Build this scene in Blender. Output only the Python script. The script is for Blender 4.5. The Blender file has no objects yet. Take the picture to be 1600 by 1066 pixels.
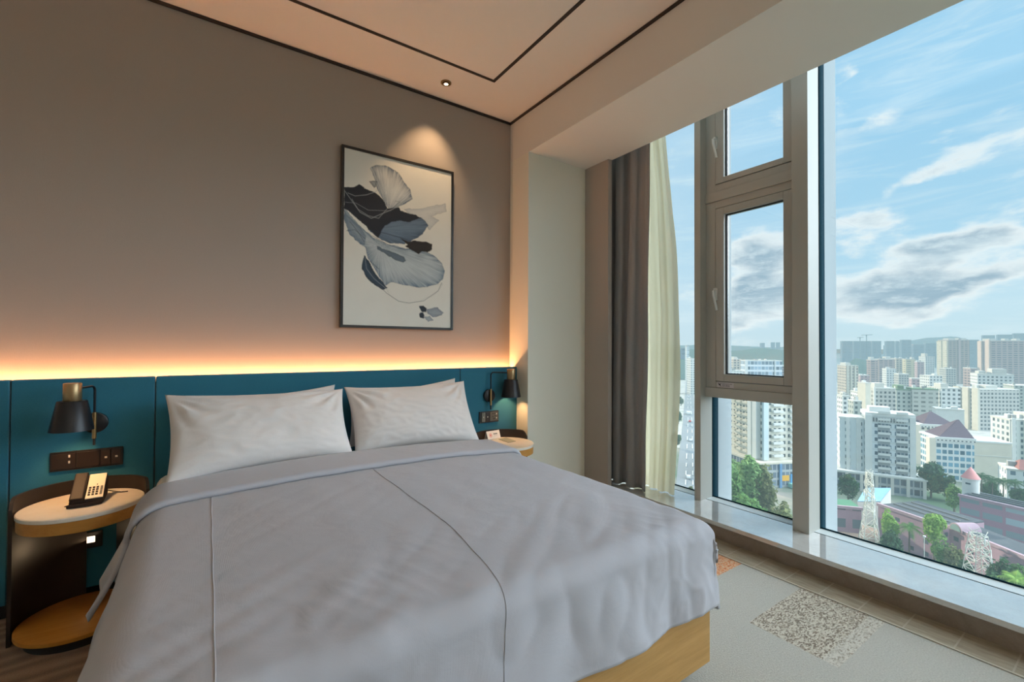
import bpy, bmesh, math, random
import numpy as np
from mathutils import Vector, Matrix, noise

random.seed(7)
PI = math.pi
scene = bpy.context.scene
COL = scene.collection
ORG = {}

# ------------------------------------------------------------------ camera
FPX, YAW, PITCH, ROLL = 698.04, 0.603021, 0.0126731, 0.0043719
CAM = Vector((0.0, 0.0, 1.25))
_cy, _sy = math.cos(YAW), math.sin(YAW)
CF = Vector((_sy * math.cos(PITCH), _cy * math.cos(PITCH), math.sin(PITCH)))
_r = Vector((_cy, -_sy, 0.0))
_u = _r.cross(CF)
CR = _r * math.cos(ROLL) + _u * math.sin(ROLL)
CU = _u * math.cos(ROLL) - _r * math.sin(ROLL)
cam_data = bpy.data.cameras.new('camera')
cam_data.sensor_width = 36.0
cam_data.lens = FPX / 1600.0 * 36.0
cam_data.clip_start = 0.05
cam_data.clip_end = 20000
cam = bpy.data.objects.new('camera', cam_data)
COL.objects.link(cam)
cam.matrix_world = Matrix(((CR.x, CU.x, -CF.x, CAM.x), (CR.y, CU.y, -CF.y, CAM.y), (CR.z, CU.z, -CF.z, CAM.z), (0, 0, 0, 1)))
scene.camera = cam


def at(px, py, d):
    """world point seen at photo pixel (px, py), d metres into the scene"""
    return CAM + (CF + CR * ((px - 800) / FPX) - CU * ((py - 533) / FPX)) * d


def ray(px, py):
    return CF * FPX + CR * (px - 800) - CU * (py - 533)


def at_y(px, py, y):
    d = ray(px, py)
    return CAM + d * (y / d.y)


def at_z(px, py, z):
    d = ray(px, py)
    return CAM + d * ((z - CAM.z) / d.z)


def at_x(px, py, x):
    d = ray(px, py)
    return CAM + d * (x / d.x)


# ------------------------------------------------------------------ mesh builder
class MB:
    def __init__(self):
        self.v, self.f = [], []

    def add(self, vs, fs):
        b = len(self.v)
        self.v.extend(Vector(p) for p in vs)
        self.f.extend(tuple(b + i for i in f) for f in fs)
        return self

    def box(self, x0, x1, y0, y1, z0, z1):
        vs = [(x, y, z) for z in (z0, z1) for (x, y) in ((x0, y0), (x1, y0), (x1, y1), (x0, y1))]
        return self.add(vs, [(3, 2, 1, 0), (4, 5, 6, 7), (0, 1, 5, 4), (1, 2, 6, 5), (2, 3, 7, 6), (3, 0, 4, 7)])

    def bar(self, a, b, r, r2=None):
        a, b = Vector(a), Vector(b)
        d = (b - a)
        if d.length < 1e-6:
            return self
        d.normalize()
        s = d.cross(Vector((0, 0, 1)))
        if s.length < 1e-3:
            s = d.cross(Vector((1, 0, 0)))
        s.normalize()
        t = s.cross(d)
        r2 = r if r2 is None else r2
        vs = []
        for p, q in ((a, r), (b, r2)):
            vs += [p + s * q + t * q, p - s * q + t * q, p - s * q - t * q, p + s * q - t * q]
        return self.add(vs, [(0, 1, 2, 3), (7, 6, 5, 4), (0, 4, 5, 1), (1, 5, 6, 2), (2, 6, 7, 3), (3, 7, 4, 0)])

    def tube(self, pts, r, n=10, caps=True):
        pts = [Vector(p) for p in pts]
        rs = r if isinstance(r, (list, tuple)) else [r] * len(pts)
        prev = None
        rings = []
        for i, p in enumerate(pts):
            d = (pts[min(i + 1, len(pts) - 1)] - pts[max(i - 1, 0)]).normalized()
            if prev is None:
                s = d.cross(Vector((0, 0, 1)))
                if s.length < 1e-3:
                    s = d.cross(Vector((1, 0, 0)))
            else:
                s = prev - d * prev.dot(d)
            s.normalize()
            prev = s
            t = d.cross(s)
            rings.append([p + (s * math.cos(a) + t * math.sin(a)) * rs[i] for a in [2 * PI * k / n for k in range(n)]])
        vs = [q for ring in rings for q in ring]
        fs = []
        for i in range(len(pts) - 1):
            for k in range(n):
                fs.append((i * n + k, i * n + (k + 1) % n, (i + 1) * n + (k + 1) % n, (i + 1) * n + k))
        if caps:
            fs.append(tuple(range(n))[::-1])
            fs.append(tuple((len(pts) - 1) * n + k for k in range(n)))
        return self.add(vs, fs)

    def lathe(self, prof, c=(0, 0, 0), n=32, closed=False):
        """prof: list of (radius, z) around a vertical axis through c"""
        vs = []
        for (r, z) in prof:
            for k in range(n):
                a = 2 * PI * k / n
                vs.append((c[0] + r * math.cos(a), c[1] + r * math.sin(a), c[2] + z))
        fs = []
        m = len(prof)
        for i in range(m - 1 if not closed else m):
            j = (i + 1) % m
            for k in range(n):
                fs.append((i * n + k, i * n + (k + 1) % n, j * n + (k + 1) % n, j * n + k))
        if not closed:
            if prof[0][0] > 1e-6:
                fs.append(tuple(range(n))[::-1])
            if prof[-1][0] > 1e-6:
                fs.append(tuple((m - 1) * n + k for k in range(n)))
        return self.add(vs, fs)

    def prism(self, poly, ax, lo, hi):
        """poly of 2D points extruded along axis ax ('x','y','z') from lo to hi"""
        def P(a, b, h):
            return {'x': (h, a, b), 'y': (a, h, b), 'z': (a, b, h)}[ax]
        n = len(poly)
        vs = [P(a, b, lo) for a, b in poly] + [P(a, b, hi) for a, b in poly]
        fs = [tuple(range(n))[::-1], tuple(range(n, 2 * n))]
        fs += [(i, (i + 1) % n, n + (i + 1) % n, n + i) for i in range(n)]
        return self.add(vs, fs)

    def grid(self, rows):
        """rows of points -> quad sheet"""
        nr, nc = len(rows), len(rows[0])
        vs = [p for r in rows for p in r]
        fs = [(i * nc + j, i * nc + j + 1, (i + 1) * nc + j + 1, (i + 1) * nc + j) for i in range(nr - 1) for j in range(nc - 1)]
        return self.add(vs, fs)

    def center(self):
        lo = Vector((min(p.x for p in self.v), min(p.y for p in self.v), min(p.z for p in self.v)))
        hi = Vector((max(p.x for p in self.v), max(p.y for p in self.v), max(p.z for p in self.v)))
        return Vector(((lo.x + hi.x) / 2, (lo.y + hi.y) / 2, lo.z))


def mk(name, mb, mat, parent=None, smooth=False, bevel=0.0, seg=2, loc=None, fixn=True, angle=35, sub=0):
    if parent is not None:
        org = ORG[parent.name]
    else:
        org = Vector(loc) if loc is not None else mb.center()
    me = bpy.data.meshes.new(name)
    me.from_pydata([tuple(p - org) for p in mb.v], [], mb.f)
    if bevel > 0 or fixn:
        bm = bmesh.new()
        bm.from_mesh(me)
        if fixn:
            bmesh.ops.recalc_face_normals(bm, faces=bm.faces[:])
        if bevel > 0:
            es = [e for e in bm.edges if len(e.link_faces) == 2 and e.calc_face_angle(0) > math.radians(30)]
            bmesh.ops.bevel(bm, geom=es, offset=bevel, segments=seg, profile=0.5, affect='EDGES', clamp_overlap=True)
        bm.to_mesh(me)
        bm.free()
    if smooth or bevel > 0:
        me.polygons.foreach_set('use_smooth', [True] * len(me.polygons))
        me.set_sharp_from_angle(angle=math.radians(angle))
    o = bpy.data.objects.new(name, me)
    COL.objects.link(o)
    if mat is not None:
        me.materials.append(mat)
    if parent is not None:
        o.parent = parent
    else:
        o.location = org
    ORG[o.name] = org
    if bevel > 0:
        wn = o.modifiers.new('normals', 'WEIGHTED_NORMAL')
        wn.weight = 100
        wn.keep_sharp = True
    if sub:
        m = o.modifiers.new('smooth', 'SUBSURF')
        m.levels = m.render_levels = sub
    return o


def empty(name, loc, rz=0.0, local=False):
    o = bpy.data.objects.new(name, None)
    o.empty_display_size = 0.1
    COL.objects.link(o)
    o.location = loc
    o.rotation_euler = (0, 0, rz)
    ORG[o.name] = Vector((0, 0, 0)) if local else Vector(loc)
    return o


def tag(o, label=None, cat=None, group=None, kind=None):
    if label:
        o['label'] = label
    if cat:
        o['category'] = cat
    if group:
        o['group'] = group
    if kind:
        o['kind'] = kind
    return o


# ------------------------------------------------------------------ materials
class NT:
    def __init__(self, name):
        self.m = bpy.data.materials.new(name)
        self.m.use_nodes = True
        self.t = self.m.node_tree
        self.t.nodes.clear()
        self.out = self.n('ShaderNodeOutputMaterial')

    def n(self, typ, **kw):
        nd = self.t.nodes.new(typ)
        for k, v in kw.items():
            setattr(nd, k, v)
        return nd

    def l(self, a, b):
        self.t.links.new(a, b)

    def setin(self, sock, v):
        if hasattr(v, 'is_output') or isinstance(v, bpy.types.NodeSocket):
            self.l(v, sock)
        elif isinstance(v, (tuple, list)) and sock.type == 'RGBA' and len(v) == 3:
            sock.default_value = (*v, 1.0)
        else:
            sock.default_value = v

    def math(self, op, a, b=None, c=None, clamp=False):
        nd = self.n('ShaderNodeMath', operation=op, use_clamp=clamp)
        for i, v in enumerate((a, b, c)):
            if v is not None:
                self.setin(nd.inputs[i], v)
        return nd.outputs[0]

    def mix(self, fac, a, b):
        nd = self.n('ShaderNodeMix', data_type='RGBA')
        self.setin(nd.inputs[0], fac)
        self.setin(nd.inputs[6], a)
        self.setin(nd.inputs[7], b)
        return nd.outputs[2]

    def coord(self, which='Object'):
        return self.n('ShaderNodeTexCoord').outputs[which]

    def pos(self):
        return self.n('ShaderNodeNewGeometry').outputs['Position']

    def sep(self, v):
        nd = self.n('ShaderNodeSeparateXYZ')
        self.l(v, nd.inputs[0])
        return nd.outputs

    def mapping(self, v, scale=(1, 1, 1), loc=(0, 0, 0), rot=(0, 0, 0)):
        nd = self.n('ShaderNodeMapping')
        self.l(v, nd.inputs[0])
        nd.inputs['Location'].default_value = loc
        nd.inputs['Rotation'].default_value = rot
        nd.inputs['Scale'].default_value = scale
        return nd.outputs[0]

    def noise(self, v, scale=5, detail=3, rough=0.5, dist=0.0):
        nd = self.n('ShaderNodeTexNoise')
        if v is not None:
            self.l(v, nd.inputs['Vector'])
        nd.inputs['Scale'].default_value = scale
        nd.inputs['Detail'].default_value = detail
        nd.inputs['Roughness'].default_value = rough
        nd.inputs['Distortion'].default_value = dist
        return nd.outputs[0]

    def ramp(self, fac, stops):
        nd = self.n('ShaderNodeValToRGB')
        self.l(fac, nd.inputs[0])
        e = nd.color_ramp.elements
        while len(e) < len(stops):
            e.new(0.5)
        for i, (p, c) in enumerate(stops):
            e[i].position = p
            e[i].color = (*c, 1.0) if len(c) == 3 else c
        return nd.outputs[0]

    def bump(self, h, strength=0.3, dist=0.01):
        nd = self.n('ShaderNodeBump')
        nd.inputs['Strength'].default_value = strength
        nd.inputs['Distance'].default_value = dist
        self.l(h, nd.inputs['Height'])
        return nd.outputs[0]

    def bsdf(self, color, rough=0.6, metal=0.0, spec=None, normal=None, sheen=None):
        nd = self.n('ShaderNodeBsdfPrincipled')
        self.setin(nd.inputs['Base Color'], color)
        self.setin(nd.inputs['Roughness'], rough)
        nd.inputs['Metallic'].default_value = metal
        if spec is not None:
            nd.inputs['Specular IOR Level'].default_value = spec
        if normal is not None:
            self.l(normal, nd.inputs['Normal'])
        if sheen:
            nd.inputs['Sheen Weight'].default_value = sheen
        return nd.outputs[0]

    def done(self, sh):
        self.l(sh, self.out.inputs[0])
        return self.m


MATS = {}


def plain(name, color, rough=0.6, metal=0.0, spec=None, var=0.04, scale=6.0, bump=0.0, bscale=120.0):
    """a solid colour with slight procedural variation and optional fine grain"""
    if name in MATS:
        return MATS[name]
    t = NT(name)
    v = t.coord()
    nz = t.noise(v, scale, 3)
    c = t.mix(nz, tuple(max(0, x * (1 - var)) for x in color), tuple(min(1, x * (1 + var)) for x in color))
    nrm = None
    if bump > 0:
        nrm = t.bump(t.noise(v, bscale, 2), bump, 0.002)
    MATS[name] = t.done(t.bsdf(c, rough, metal, spec, nrm))
    return MATS[name]


def wood(name, c1, c2, axis=0, rough=0.45, scale=1.0):
    if name in MATS:
        return MATS[name]
    t = NT(name)
    v = t.coord()
    sc = [14.0 * scale] * 3
    sc[axis] = 1.0 * scale
    g = t.noise(t.mapping(v, tuple(sc)), 3.0, 6, 0.6, 0.6)
    g2 = t.noise(t.mapping(v, tuple(x * 6 for x in sc)), 3.0, 3, 0.6)
    f = t.math('ADD', t.math('MULTIPLY', g, 0.7), t.math('MULTIPLY', g2, 0.3))
    c = t.ramp(f, [(0.3, c1), (0.7, c2)])
    MATS[name] = t.done(t.bsdf(c, rough, 0, 0.35, t.bump(g2, 0.12, 0.002)))
    return MATS[name]


def emit(name, color, s):
    if name not in MATS:
        t = NT(name)
        e = t.n('ShaderNodeEmission')
        e.inputs[0].default_value = (*color, 1)
        e.inputs[1].default_value = s
        MATS[name] = t.done(e.outputs[0])
    return MATS[name]


def cloth(name, color, rough=0.85, weave=900.0, strength=0.15, wr=0.0, sheen=0.2, var=0.03):
    if name in MATS:
        return MATS[name]
    t = NT(name)
    v = t.coord()
    w1 = t.n('ShaderNodeTexWave', wave_type='BANDS', bands_direction='X')
    t.l(v, w1.inputs[0])
    w1.inputs['Scale'].default_value = weave / 6.28
    w2 = t.n('ShaderNodeTexWave', wave_type='BANDS', bands_direction='Z')
    t.l(v, w2.inputs[0])
    w2.inputs['Scale'].default_value = weave / 6.28
    h = t.math('ADD', t.math('MULTIPLY', w1.outputs['Fac'], w2.outputs['Fac']), t.noise(v, 300, 2))
    if wr > 0:
        h2 = t.noise(t.mapping(v, (1, 1, 1)), 9, 4, 0.55, 0.8)
        nb = t.bump(h2, wr, 0.05)
        b = t.n('ShaderNodeBump')
        b.inputs['Strength'].default_value = strength
        b.inputs['Distance'].default_value = 0.0015
        t.l(h, b.inputs['Height'])
        t.l(nb, b.inputs['Normal'])
        nrm = b.outputs[0]
    else:
        nrm = t.bump(h, strength, 0.0015)
    nz = t.noise(v, 4, 3)
    c = t.mix(nz, tuple(x * (1 - var) for x in color), tuple(min(1, x * (1 + var)) for x in color))
    MATS[name] = t.done(t.bsdf(c, rough, 0, 0.25, nrm, sheen))
    return MATS[name]


def glass(name, tint=(0.945, 0.975, 0.98), refl=0.06):
    if name in MATS:
        return MATS[name]
    t = NT(name)
    tr = t.n('ShaderNodeBsdfTransparent')
    tr.inputs[0].default_value = (*tint, 1)
    gl = t.n('ShaderNodeBsdfGlossy')
    gl.inputs['Roughness'].default_value = 0.0
    lw = t.n('ShaderNodeLayerWeight')
    lw.inputs[0].default_value = 0.25
    f = t.math('ADD', t.math('MULTIPLY', lw.outputs['Fresnel'], 0.5), refl * 0.3, clamp=True)
    mx = t.n('ShaderNodeMixShader')
    t.l(f, mx.inputs[0])
    t.l(tr.outputs[0], mx.inputs[1])
    t.l(gl.outputs[0], mx.inputs[2])
    MATS[name] = t.done(mx.outputs[0])
    return MATS[name]
# ------------------------------------------------------------------ room constants
YW = 3.06            # wall behind the headboard
YH = 2.95            # headboard front
ZC = 3.11            # ceiling
ZB = 2.782           # underside of the window beam
XB = 2.083           # beam inner face
XS = 2.735           # outer edge of the soffit, front edge of the sill
XR = 2.765           # sill riser
ZS = 0.125           # sill top
XG = 3.18            # glass
X0, Y0 = -2.3, -3.0  # far ends of the room behind the camera

# ---- surface materials
def wall_mat(name, color, var=0.05, bump=0.25):
    t = NT(name)
    v = t.pos()
    g = t.noise(t.mapping(v, (90, 90, 14)), 6, 3, 0.6)
    g2 = t.noise(t.mapping(v, (14, 14, 90)), 6, 3, 0.6)
    h = t.math('ADD', g, g2)
    c = t.mix(t.math('MULTIPLY', h, 0.5), tuple(x * (1 - var) for x in color), tuple(x * (1 + var) for x in color))
    return t.done(t.bsdf(c, 0.85, 0, 0.2, t.bump(h, bump, 0.0015)))

M_WALL = wall_mat('wall_fabric_paper', (0.42, 0.37, 0.33))
M_COLW = wall_mat('column_paint', (0.84, 0.82, 0.72), 0.01, 0.05)
M_CEIL = wall_mat('ceiling_paint', (0.83, 0.79, 0.73), 0.01, 0.04)
M_DARK = plain('shadow_gap_dark', (0.020, 0.014, 0.011), 0.5)
M_BLACK = plain('black_recess', (0.008, 0.008, 0.009), 0.7)

def floor_mat():
    t = NT('carpet')
    p = t.pos()
    x, y, z = t.sep(p)
    n1 = t.noise(p, 160, 3, 0.7)
    n2 = t.noise(t.mapping(p, (1, 1, 1)), 12, 3, 0.6)
    base = t.ramp(n1, [(0.3, (0.43, 0.405, 0.35)), (0.7, (0.62, 0.59, 0.52))])
    base = t.mix(t.math('MULTIPLY', n2, 0.25), base, (0.40, 0.37, 0.31))
    vo = t.n('ShaderNodeTexVoronoi')
    t.l(t.mapping(p, (95, 190, 1)), vo.inputs['Vector'])
    vo.inputs['Scale'].default_value = 1.0
    sp = t.sep(vo.outputs['Color'])[0]
    speck = t.ramp(sp, [(0.0, (0.15, 0.105, 0.065)), (0.25, (0.27, 0.205, 0.14)), (0.5, (0.50, 0.44, 0.34)), (0.8, (0.66, 0.60, 0.49))])
    speck2 = t.ramp(sp, [(0.0, (0.30, 0.24, 0.17)), (0.3, (0.50, 0.45, 0.37)), (0.7, (0.66, 0.61, 0.52))])
    orange = t.ramp(sp, [(0.0, (0.55, 0.13, 0.03)), (0.4, (0.78, 0.27, 0.08)), (0.8, (0.75, 0.50, 0.30))])

    def inside(x0, x1, y0, y1):
        e = t.math('MULTIPLY', t.math('SUBTRACT', n1, 0.5), 0.012)
        xx, yy = t.math('ADD', x, e), t.math('ADD', y, e)
        a = t.math('MULTIPLY', t.math('GREATER_THAN', xx, x0), t.math('LESS_THAN', xx, x1))
        b = t.math('MULTIPLY', t.math('GREATER_THAN', yy, y0), t.math('LESS_THAN', yy, y1))
        return t.math('MULTIPLY', a, b)
    c = t.mix(inside(2.055, 2.572, 0.782, 1.073), base, speck)
    c = t.mix(inside(2.055, 2.568, 0.723, 0.782), c, speck2)
    c = t.mix(inside(2.33, 2.60, 1.385, 1.65), c, orange)
    # brown swirled carpet beside the far bed table
    w = t.n('ShaderNodeTexWave', wave_type='BANDS', bands_direction='Y')
    t.l(t.mapping(p, (0.5, 1.6, 1)), w.inputs[0])
    w.inputs['Scale'].default_value = 2.6
    w.inputs['Distortion'].default_value = 7
    w.inputs['Detail'].default_value = 2
    br = t.ramp(t.math('ADD', t.math('MULTIPLY', w.outputs['Fac'], 0.75), t.math('MULTIPLY', n1, 0.25)), [(0.1, (0.17, 0.10, 0.055)), (0.55, (0.25, 0.15, 0.085)), (0.9, (0.34, 0.22, 0.13))])
    c = t.mix(t.math('LESS_THAN', x, 0.2), c, br)
    return t.done(t.bsdf(c, 0.95, 0, 0.1, t.bump(n1, 0.8, 0.006), 0.3))

M_FLOOR = floor_mat()

def stone(name, c1, c2, vein, rough, scale=3.0, spec=0.5):
    t = NT(name)
    p = t.pos()
    n1 = t.noise(p, scale, 8, 0.62, 1.2)
    n2 = t.noise(p, scale * 6, 6, 0.6, 0.5)
    c = t.ramp(n1, [(0.3, c1), (0.7, c2)])
    ve = t.ramp(n2, [(0.48, (0, 0, 0)), (0.50, (1, 1, 1)), (0.52, (0, 0, 0))])
    c = t.mix(t.math('MULTIPLY', t.sep(ve)[0], 0.18), c, vein)
    return t.done(t.bsdf(c, rough, 0, spec))

M_SILL = stone('sill_marble', (0.52, 0.50, 0.47), (0.64, 0.62, 0.59), (0.38, 0.36, 0.33), 0.04, 5, 0.9)
M_RISER = stone('riser_marble', (0.23, 0.185, 0.15), (0.33, 0.275, 0.23), (0.48, 0.42, 0.36), 0.30, 6)
M_TABLESTONE = stone('table_top_marble', (0.74, 0.68, 0.58), (0.80, 0.75, 0.66), (0.62, 0.55, 0.45), 0.25, 5)

# ---- shell
mk('floor', MB().box(X0 - .1, 3.3, Y0 - .1, YW + .1, -0.1, 0), M_FLOOR, loc=(0, 0, 0)).__setitem__('kind', 'structure')
def struct(name, mb, mat, parent=None, **kw):
    o = mk(name, mb, mat, parent, **kw)
    if parent is None:
        o['kind'] = 'structure'
    return o

struct('ceiling', MB().box(X0 - .1, XB + .02, Y0 - .1, YW + .1, ZC, ZC + .25), M_CEIL)
struct('wall_back', MB().box(X0 - .1, XB, YW, YW + .25, 0, ZC), M_WALL)
struct('wall_left', MB().box(X0 - .1, X0, Y0, YW, 0, ZC), M_COLW)
struct('wall_front', MB().box(X0 - .1, 3.3, Y0 - .1, Y0, 0, ZC + .30), M_COLW)
# window beam with its soffit; the ceiling paint carries on over it
struct('ceiling_beam', MB().box(XB, XS, Y0, YW + .2, ZB, ZC + .25), M_CEIL)
struct('ceiling_pocket', MB().box(XS, 3.25, Y0, YW + .2, 3.36, ZC + .30), M_CEIL)
# structural column beside the headboard and the fin that hides the curtain stack
struct('wall_column', MB().box(XB, 2.69, 2.805, YW + .2, 0, ZB), M_COLW)
struct('wall_fin', MB().box(2.69, XS, 2.537, YW + .2, 0, ZB), M_WALL, bevel=0.004)
struct('wall_right', MB().box(XS, 3.6, 2.84, YW + .2, -0.3, 3.36), M_COLW)

# dark strips that paint in the shade of the ceiling shadow gaps
struct('trim_1', MB().box(X0, XB - .012, YW - .014, YW - .0005, ZC - .016, ZC - .0005), M_DARK)
struct('trim_2', MB().box(XB - .013, XB - .0005, Y0, YW - .0005, ZC - .016, ZC - .0005), M_DARK)
tr = MB()
tr.prism([(X0 + .5, 2.622), (1.639, 2.622), (1.639, Y0 + .5), (1.661, Y0 + .5), (1.661, 2.644), (X0 + .5, 2.644)], 'z', ZC - .0035, ZC - .0005)
struct('trim_3', tr, M_DARK)
struct('baseboard_back', MB().box(X0, XB, 3.0, YW, 0, 0.075), M_BLACK)
# timber-look strip between carpet and sill
def plank_mat():
    t = NT('floor_border_planks')
    p = t.pos()
    x, y, z = t.sep(p)
    cell = t.math('FLOOR', t.math('DIVIDE', y, 0.165))
    comb = t.n('ShaderNodeCombineXYZ')
    t.l(t.math('MULTIPLY', x, 40), comb.inputs[1])
    t.l(t.math('MULTIPLY', y, 6), comb.inputs[0])
    t.l(cell, comb.inputs[2])
    g = t.noise(comb.outputs[0], 1.2, 5, 0.6, 0.8)
    c = t.ramp(g, [(0.25, (0.25, 0.20, 0.14)), (0.55, (0.40, 0.34, 0.25)), (0.8, (0.50, 0.44, 0.34))])
    fr = t.math('FRACT', t.math('DIVIDE', y, 0.165))
    j = t.math('LESS_THAN', fr, 0.035)
    c = t.mix(j, c, (0.47, 0.42, 0.34))
    e = t.math('LESS_THAN', x, 2.583)
    c = t.mix(e, c, (0.52, 0.47, 0.38))
    return t.done(t.bsdf(c, 0.35, 0, 0.4))
struct('trim_4', MB().box(2.572, XR, Y0, 2.535, 0.0005, 0.004), plank_mat())

# window sill: riser and polished top with a small lip
struct('baseboard_right', MB().box(XR, 2.85, Y0, 2.84, -0.05, 0.098), M_RISER)
sl = MB().box(XS, 3.0815, Y0, 2.84, 0.098, ZS)
struct('trim_5', sl, M_SILL, bevel=0.002)
for nd in M_SILL.node_tree.nodes:
    if nd.type == 'BSDF_PRINCIPLED':
        nd.inputs['Coat Weight'].default_value = 1.0
        nd.inputs['Coat IOR'].default_value = 2.3
        nd.inputs['Coat Roughness'].default_value = 0.03

# ------------------------------------------------------------------ windows
M_ALU = plain('warm_grey_aluminium', (0.47, 0.465, 0.43), 0.45, 0.0, var=0.02, bump=0.04)
M_ALUL = plain('pale_aluminium', (0.66, 0.70, 0.69), 0.40, 0.0, var=0.02)
M_FIN = plain('outer_fin_aluminium', (0.30, 0.335, 0.35), 0.9, 0.0, 0.05, var=0.02)
M_GASK = plain('dark_teal_gasket', (0.010, 0.035, 0.05), 0.9, 0.0, 0.02)
M_GLASS = glass('window_glass')
M_HANDLE = plain('white_handle', (0.80, 0.80, 0.77), 0.35)

def window_root(name, loc):
    o = empty(name, loc)
    o['kind'] = 'structure'
    return o

def mullion(root, y0, y1, xf):
    mk('mullion', MB().box(xf, 3.165, y0, y1, ZS - .02, 3.36), M_ALU, root, bevel=0.003)
    mk('gasket', MB().box(3.165, 3.240, y0 - .003, y1 + .003, ZS - .02, 3.36), M_GASK, root)
    mk('outer_fin', MB().box(3.240, 3.44, y0 + .004, y1 - .004, -0.6, 3.7), M_FIN, root, bevel=0.003)

# window_1: the wide fixed pane on the right
w1 = window_root('window_1', (XG, 0, ZS))
mk('pane', MB().box(XG, XG + .012, Y0, 1.214, ZS, 3.36), M_GLASS, w1)
mk('bottom_channel', MB().box(3.085, 3.20, Y0, 1.21, -0.05, ZS + .002), M_ALUL, w1)
mk('channel_joint', MB().box(3.0815, 3.0850, Y0, 1.21, 0.05, ZS + .0006), M_GASK, w1)
mk('glazing_bead', MB().box(3.172, 3.178, Y0, 1.21, ZS, ZS + .010), M_GASK, w1)
mk('top_channel', MB().box(3.15, 3.22, Y0, 1.206, 3.31, 3.36), M_ALU, w1)
mullion(w1, 1.21, 1.303, 3.012)

# window_2: middle bay with two opening casements above a fixed pane
w2 = window_root('window_2', (XG, 1.6, ZS))
ya, yb = 1.303, 1.925
mk('pane', MB().box(XG, XG + .012, ya - .004, yb + .004, ZS, 0.89), M_GLASS, w2)
mk('bottom_channel', MB().box(3.085, 3.20, ya, yb, -0.05, ZS + .002), M_ALUL, w2)
mk('channel_joint', MB().box(3.0815, 3.0850, ya, yb, 0.05, ZS + .0006), M_GASK, w2)
mk('glazing_bead', MB().box(3.172, 3.178, ya, yb, ZS, ZS + .010), M_GASK, w2)
mullion(w2, yb, 1.975, 3.012)
def rect_frame(x0, x1, y0, y1, z0, z1, wl, wr, wb, wt):
    m = MB()
    m.box(x0, x1, y0, y0 + wr, z0, z1)
    m.box(x0, x1, y1 - wl, y1, z0, z1)
    m.box(x0, x1, y0 + wr, y1 - wl, z0, z0 + wb)
    m.box(x0, x1, y0 + wr, y1 - wl, z1 - wt, z1)
    return m
for nm, (z0, z1) in {'transom': (0.886, 0.957)}.items():
    mk(nm, MB().box(3.072, 3.20, ya, yb, z0, z1), M_ALU, w2, bevel=0.003)
mk('transom', MB().box(3.072, 3.20, ya, yb, 2.322, 2.392), M_ALU, w2, bevel=0.003)

def casement(z0, z1, zs0, zs1, zg0, zg1, zh):
    mk('outer_frame', rect_frame(3.085, 3.17, ya, yb, z0, z1, .075, .022, zs0 - z0, z1 - zs1), M_ALU, w2, bevel=0.002)
    s = mk('sash', rect_frame(3.079, 3.16, ya + .026, yb - .079, zs0 + .004, zs1 - .004, .063, .052, zg0 - zs0 - .004, zs1 - zg1 - .004), M_ALU, w2, bevel=0.003)
    y_l, y_r = yb - .142, ya + .078
    mk('gasket', rect_frame(3.105, 3.122, y_r, y_l, zg0, zg1, .007, .006, .007, .006), M_BLACK, s)
    mk('pane', MB().box(3.120, 3.130, y_r + .004, y_l - .004, zg0 + .004, zg1 - .004), M_GLASS, s)
    yh = yb - .082
    h = MB().box(3.061, 3.083, yh - .012, yh + .012, zh - .045, zh + .045)
    ho = mk('handle', h, M_HANDLE, s, bevel=0.004)
    g = MB()
    g.tube([(3.072, yh, zh + .02), (3.044, yh, zh + .018), (3.040, yh - .004, zh - .01), (3.052, yh - .022, zh - .12)], [.010, .010, .010, .008], 8)
    mk('grip', g, M_HANDLE, ho, smooth=True)
casement(0.957, 2.322, 1.003, 2.270, 1.058, 2.216, 1.64)
casement(2.392, 3.36, 2.444, 3.32, 2.487, 3.275, 2.75)

# window_3: narrow fixed pane behind the curtains
w3 = window_root('window_3', (XG, 2.4, ZS))
mk('pane', MB().box(XG, XG + .012, 1.970, 2.84, ZS, 3.36), M_GLASS, w3)
mk('bottom_channel', MB().box(3.085, 3.20, 1.975, 2.84, -0.05, ZS + .002), M_ALUL, w3)
mk('channel_joint', MB().box(3.0815, 3.0850, 1.975, 2.84, 0.05, ZS + .0006), M_GASK, w3)
mk('glazing_bead', MB().box(3.172, 3.178, 1.975, 2.84, ZS, ZS + .010), M_GASK, w3)

# sticker on the lower casement frame
st = empty('warning_sticker', (3.0835, 1.77, 0.963))
tag(st, 'small white printed sticker on the frame under the lower opening window', 'sticker')
a0, a1 = 1.838, 1.712
mk('paper', MB().box(3.0833, 3.0847, a1, a0, 0.962, 0.999), plain('sticker_paper', (0.62, 0.61, 0.64), 0.5), st)
ic = MB()
ic.box(3.0822, 3.0832, a0 - .026, a0 - .014, 0.977, 0.986)
ic.bar((3.0826, a0 - .010, 0.993), (3.0826, a0 - .032, 0.968), 0.0014)
ic.bar((3.0826, a0 - .032, 0.993), (3.0826, a0 - .026, 0.986), 0.0012)
mk('symbol', ic, M_BLACK, st)
ln = MB()
for k, (zz, l) in enumerate(((0.988, .075), (0.979, .070), (0.971, .06))):
    yy = a0 - .040
    for w_ in (.012, .008, .016, .010, .014, .010):
        if a0 - .040 - yy + w_ > l:
            break
        ln.box(3.0823, 3.0832, yy - w_, yy, zz - .0022, zz + .0022)
        yy -= w_ + .003
mk('print', ln, plain('sticker_print', (0.22, 0.22, 0.26), 0.6), st)
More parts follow.
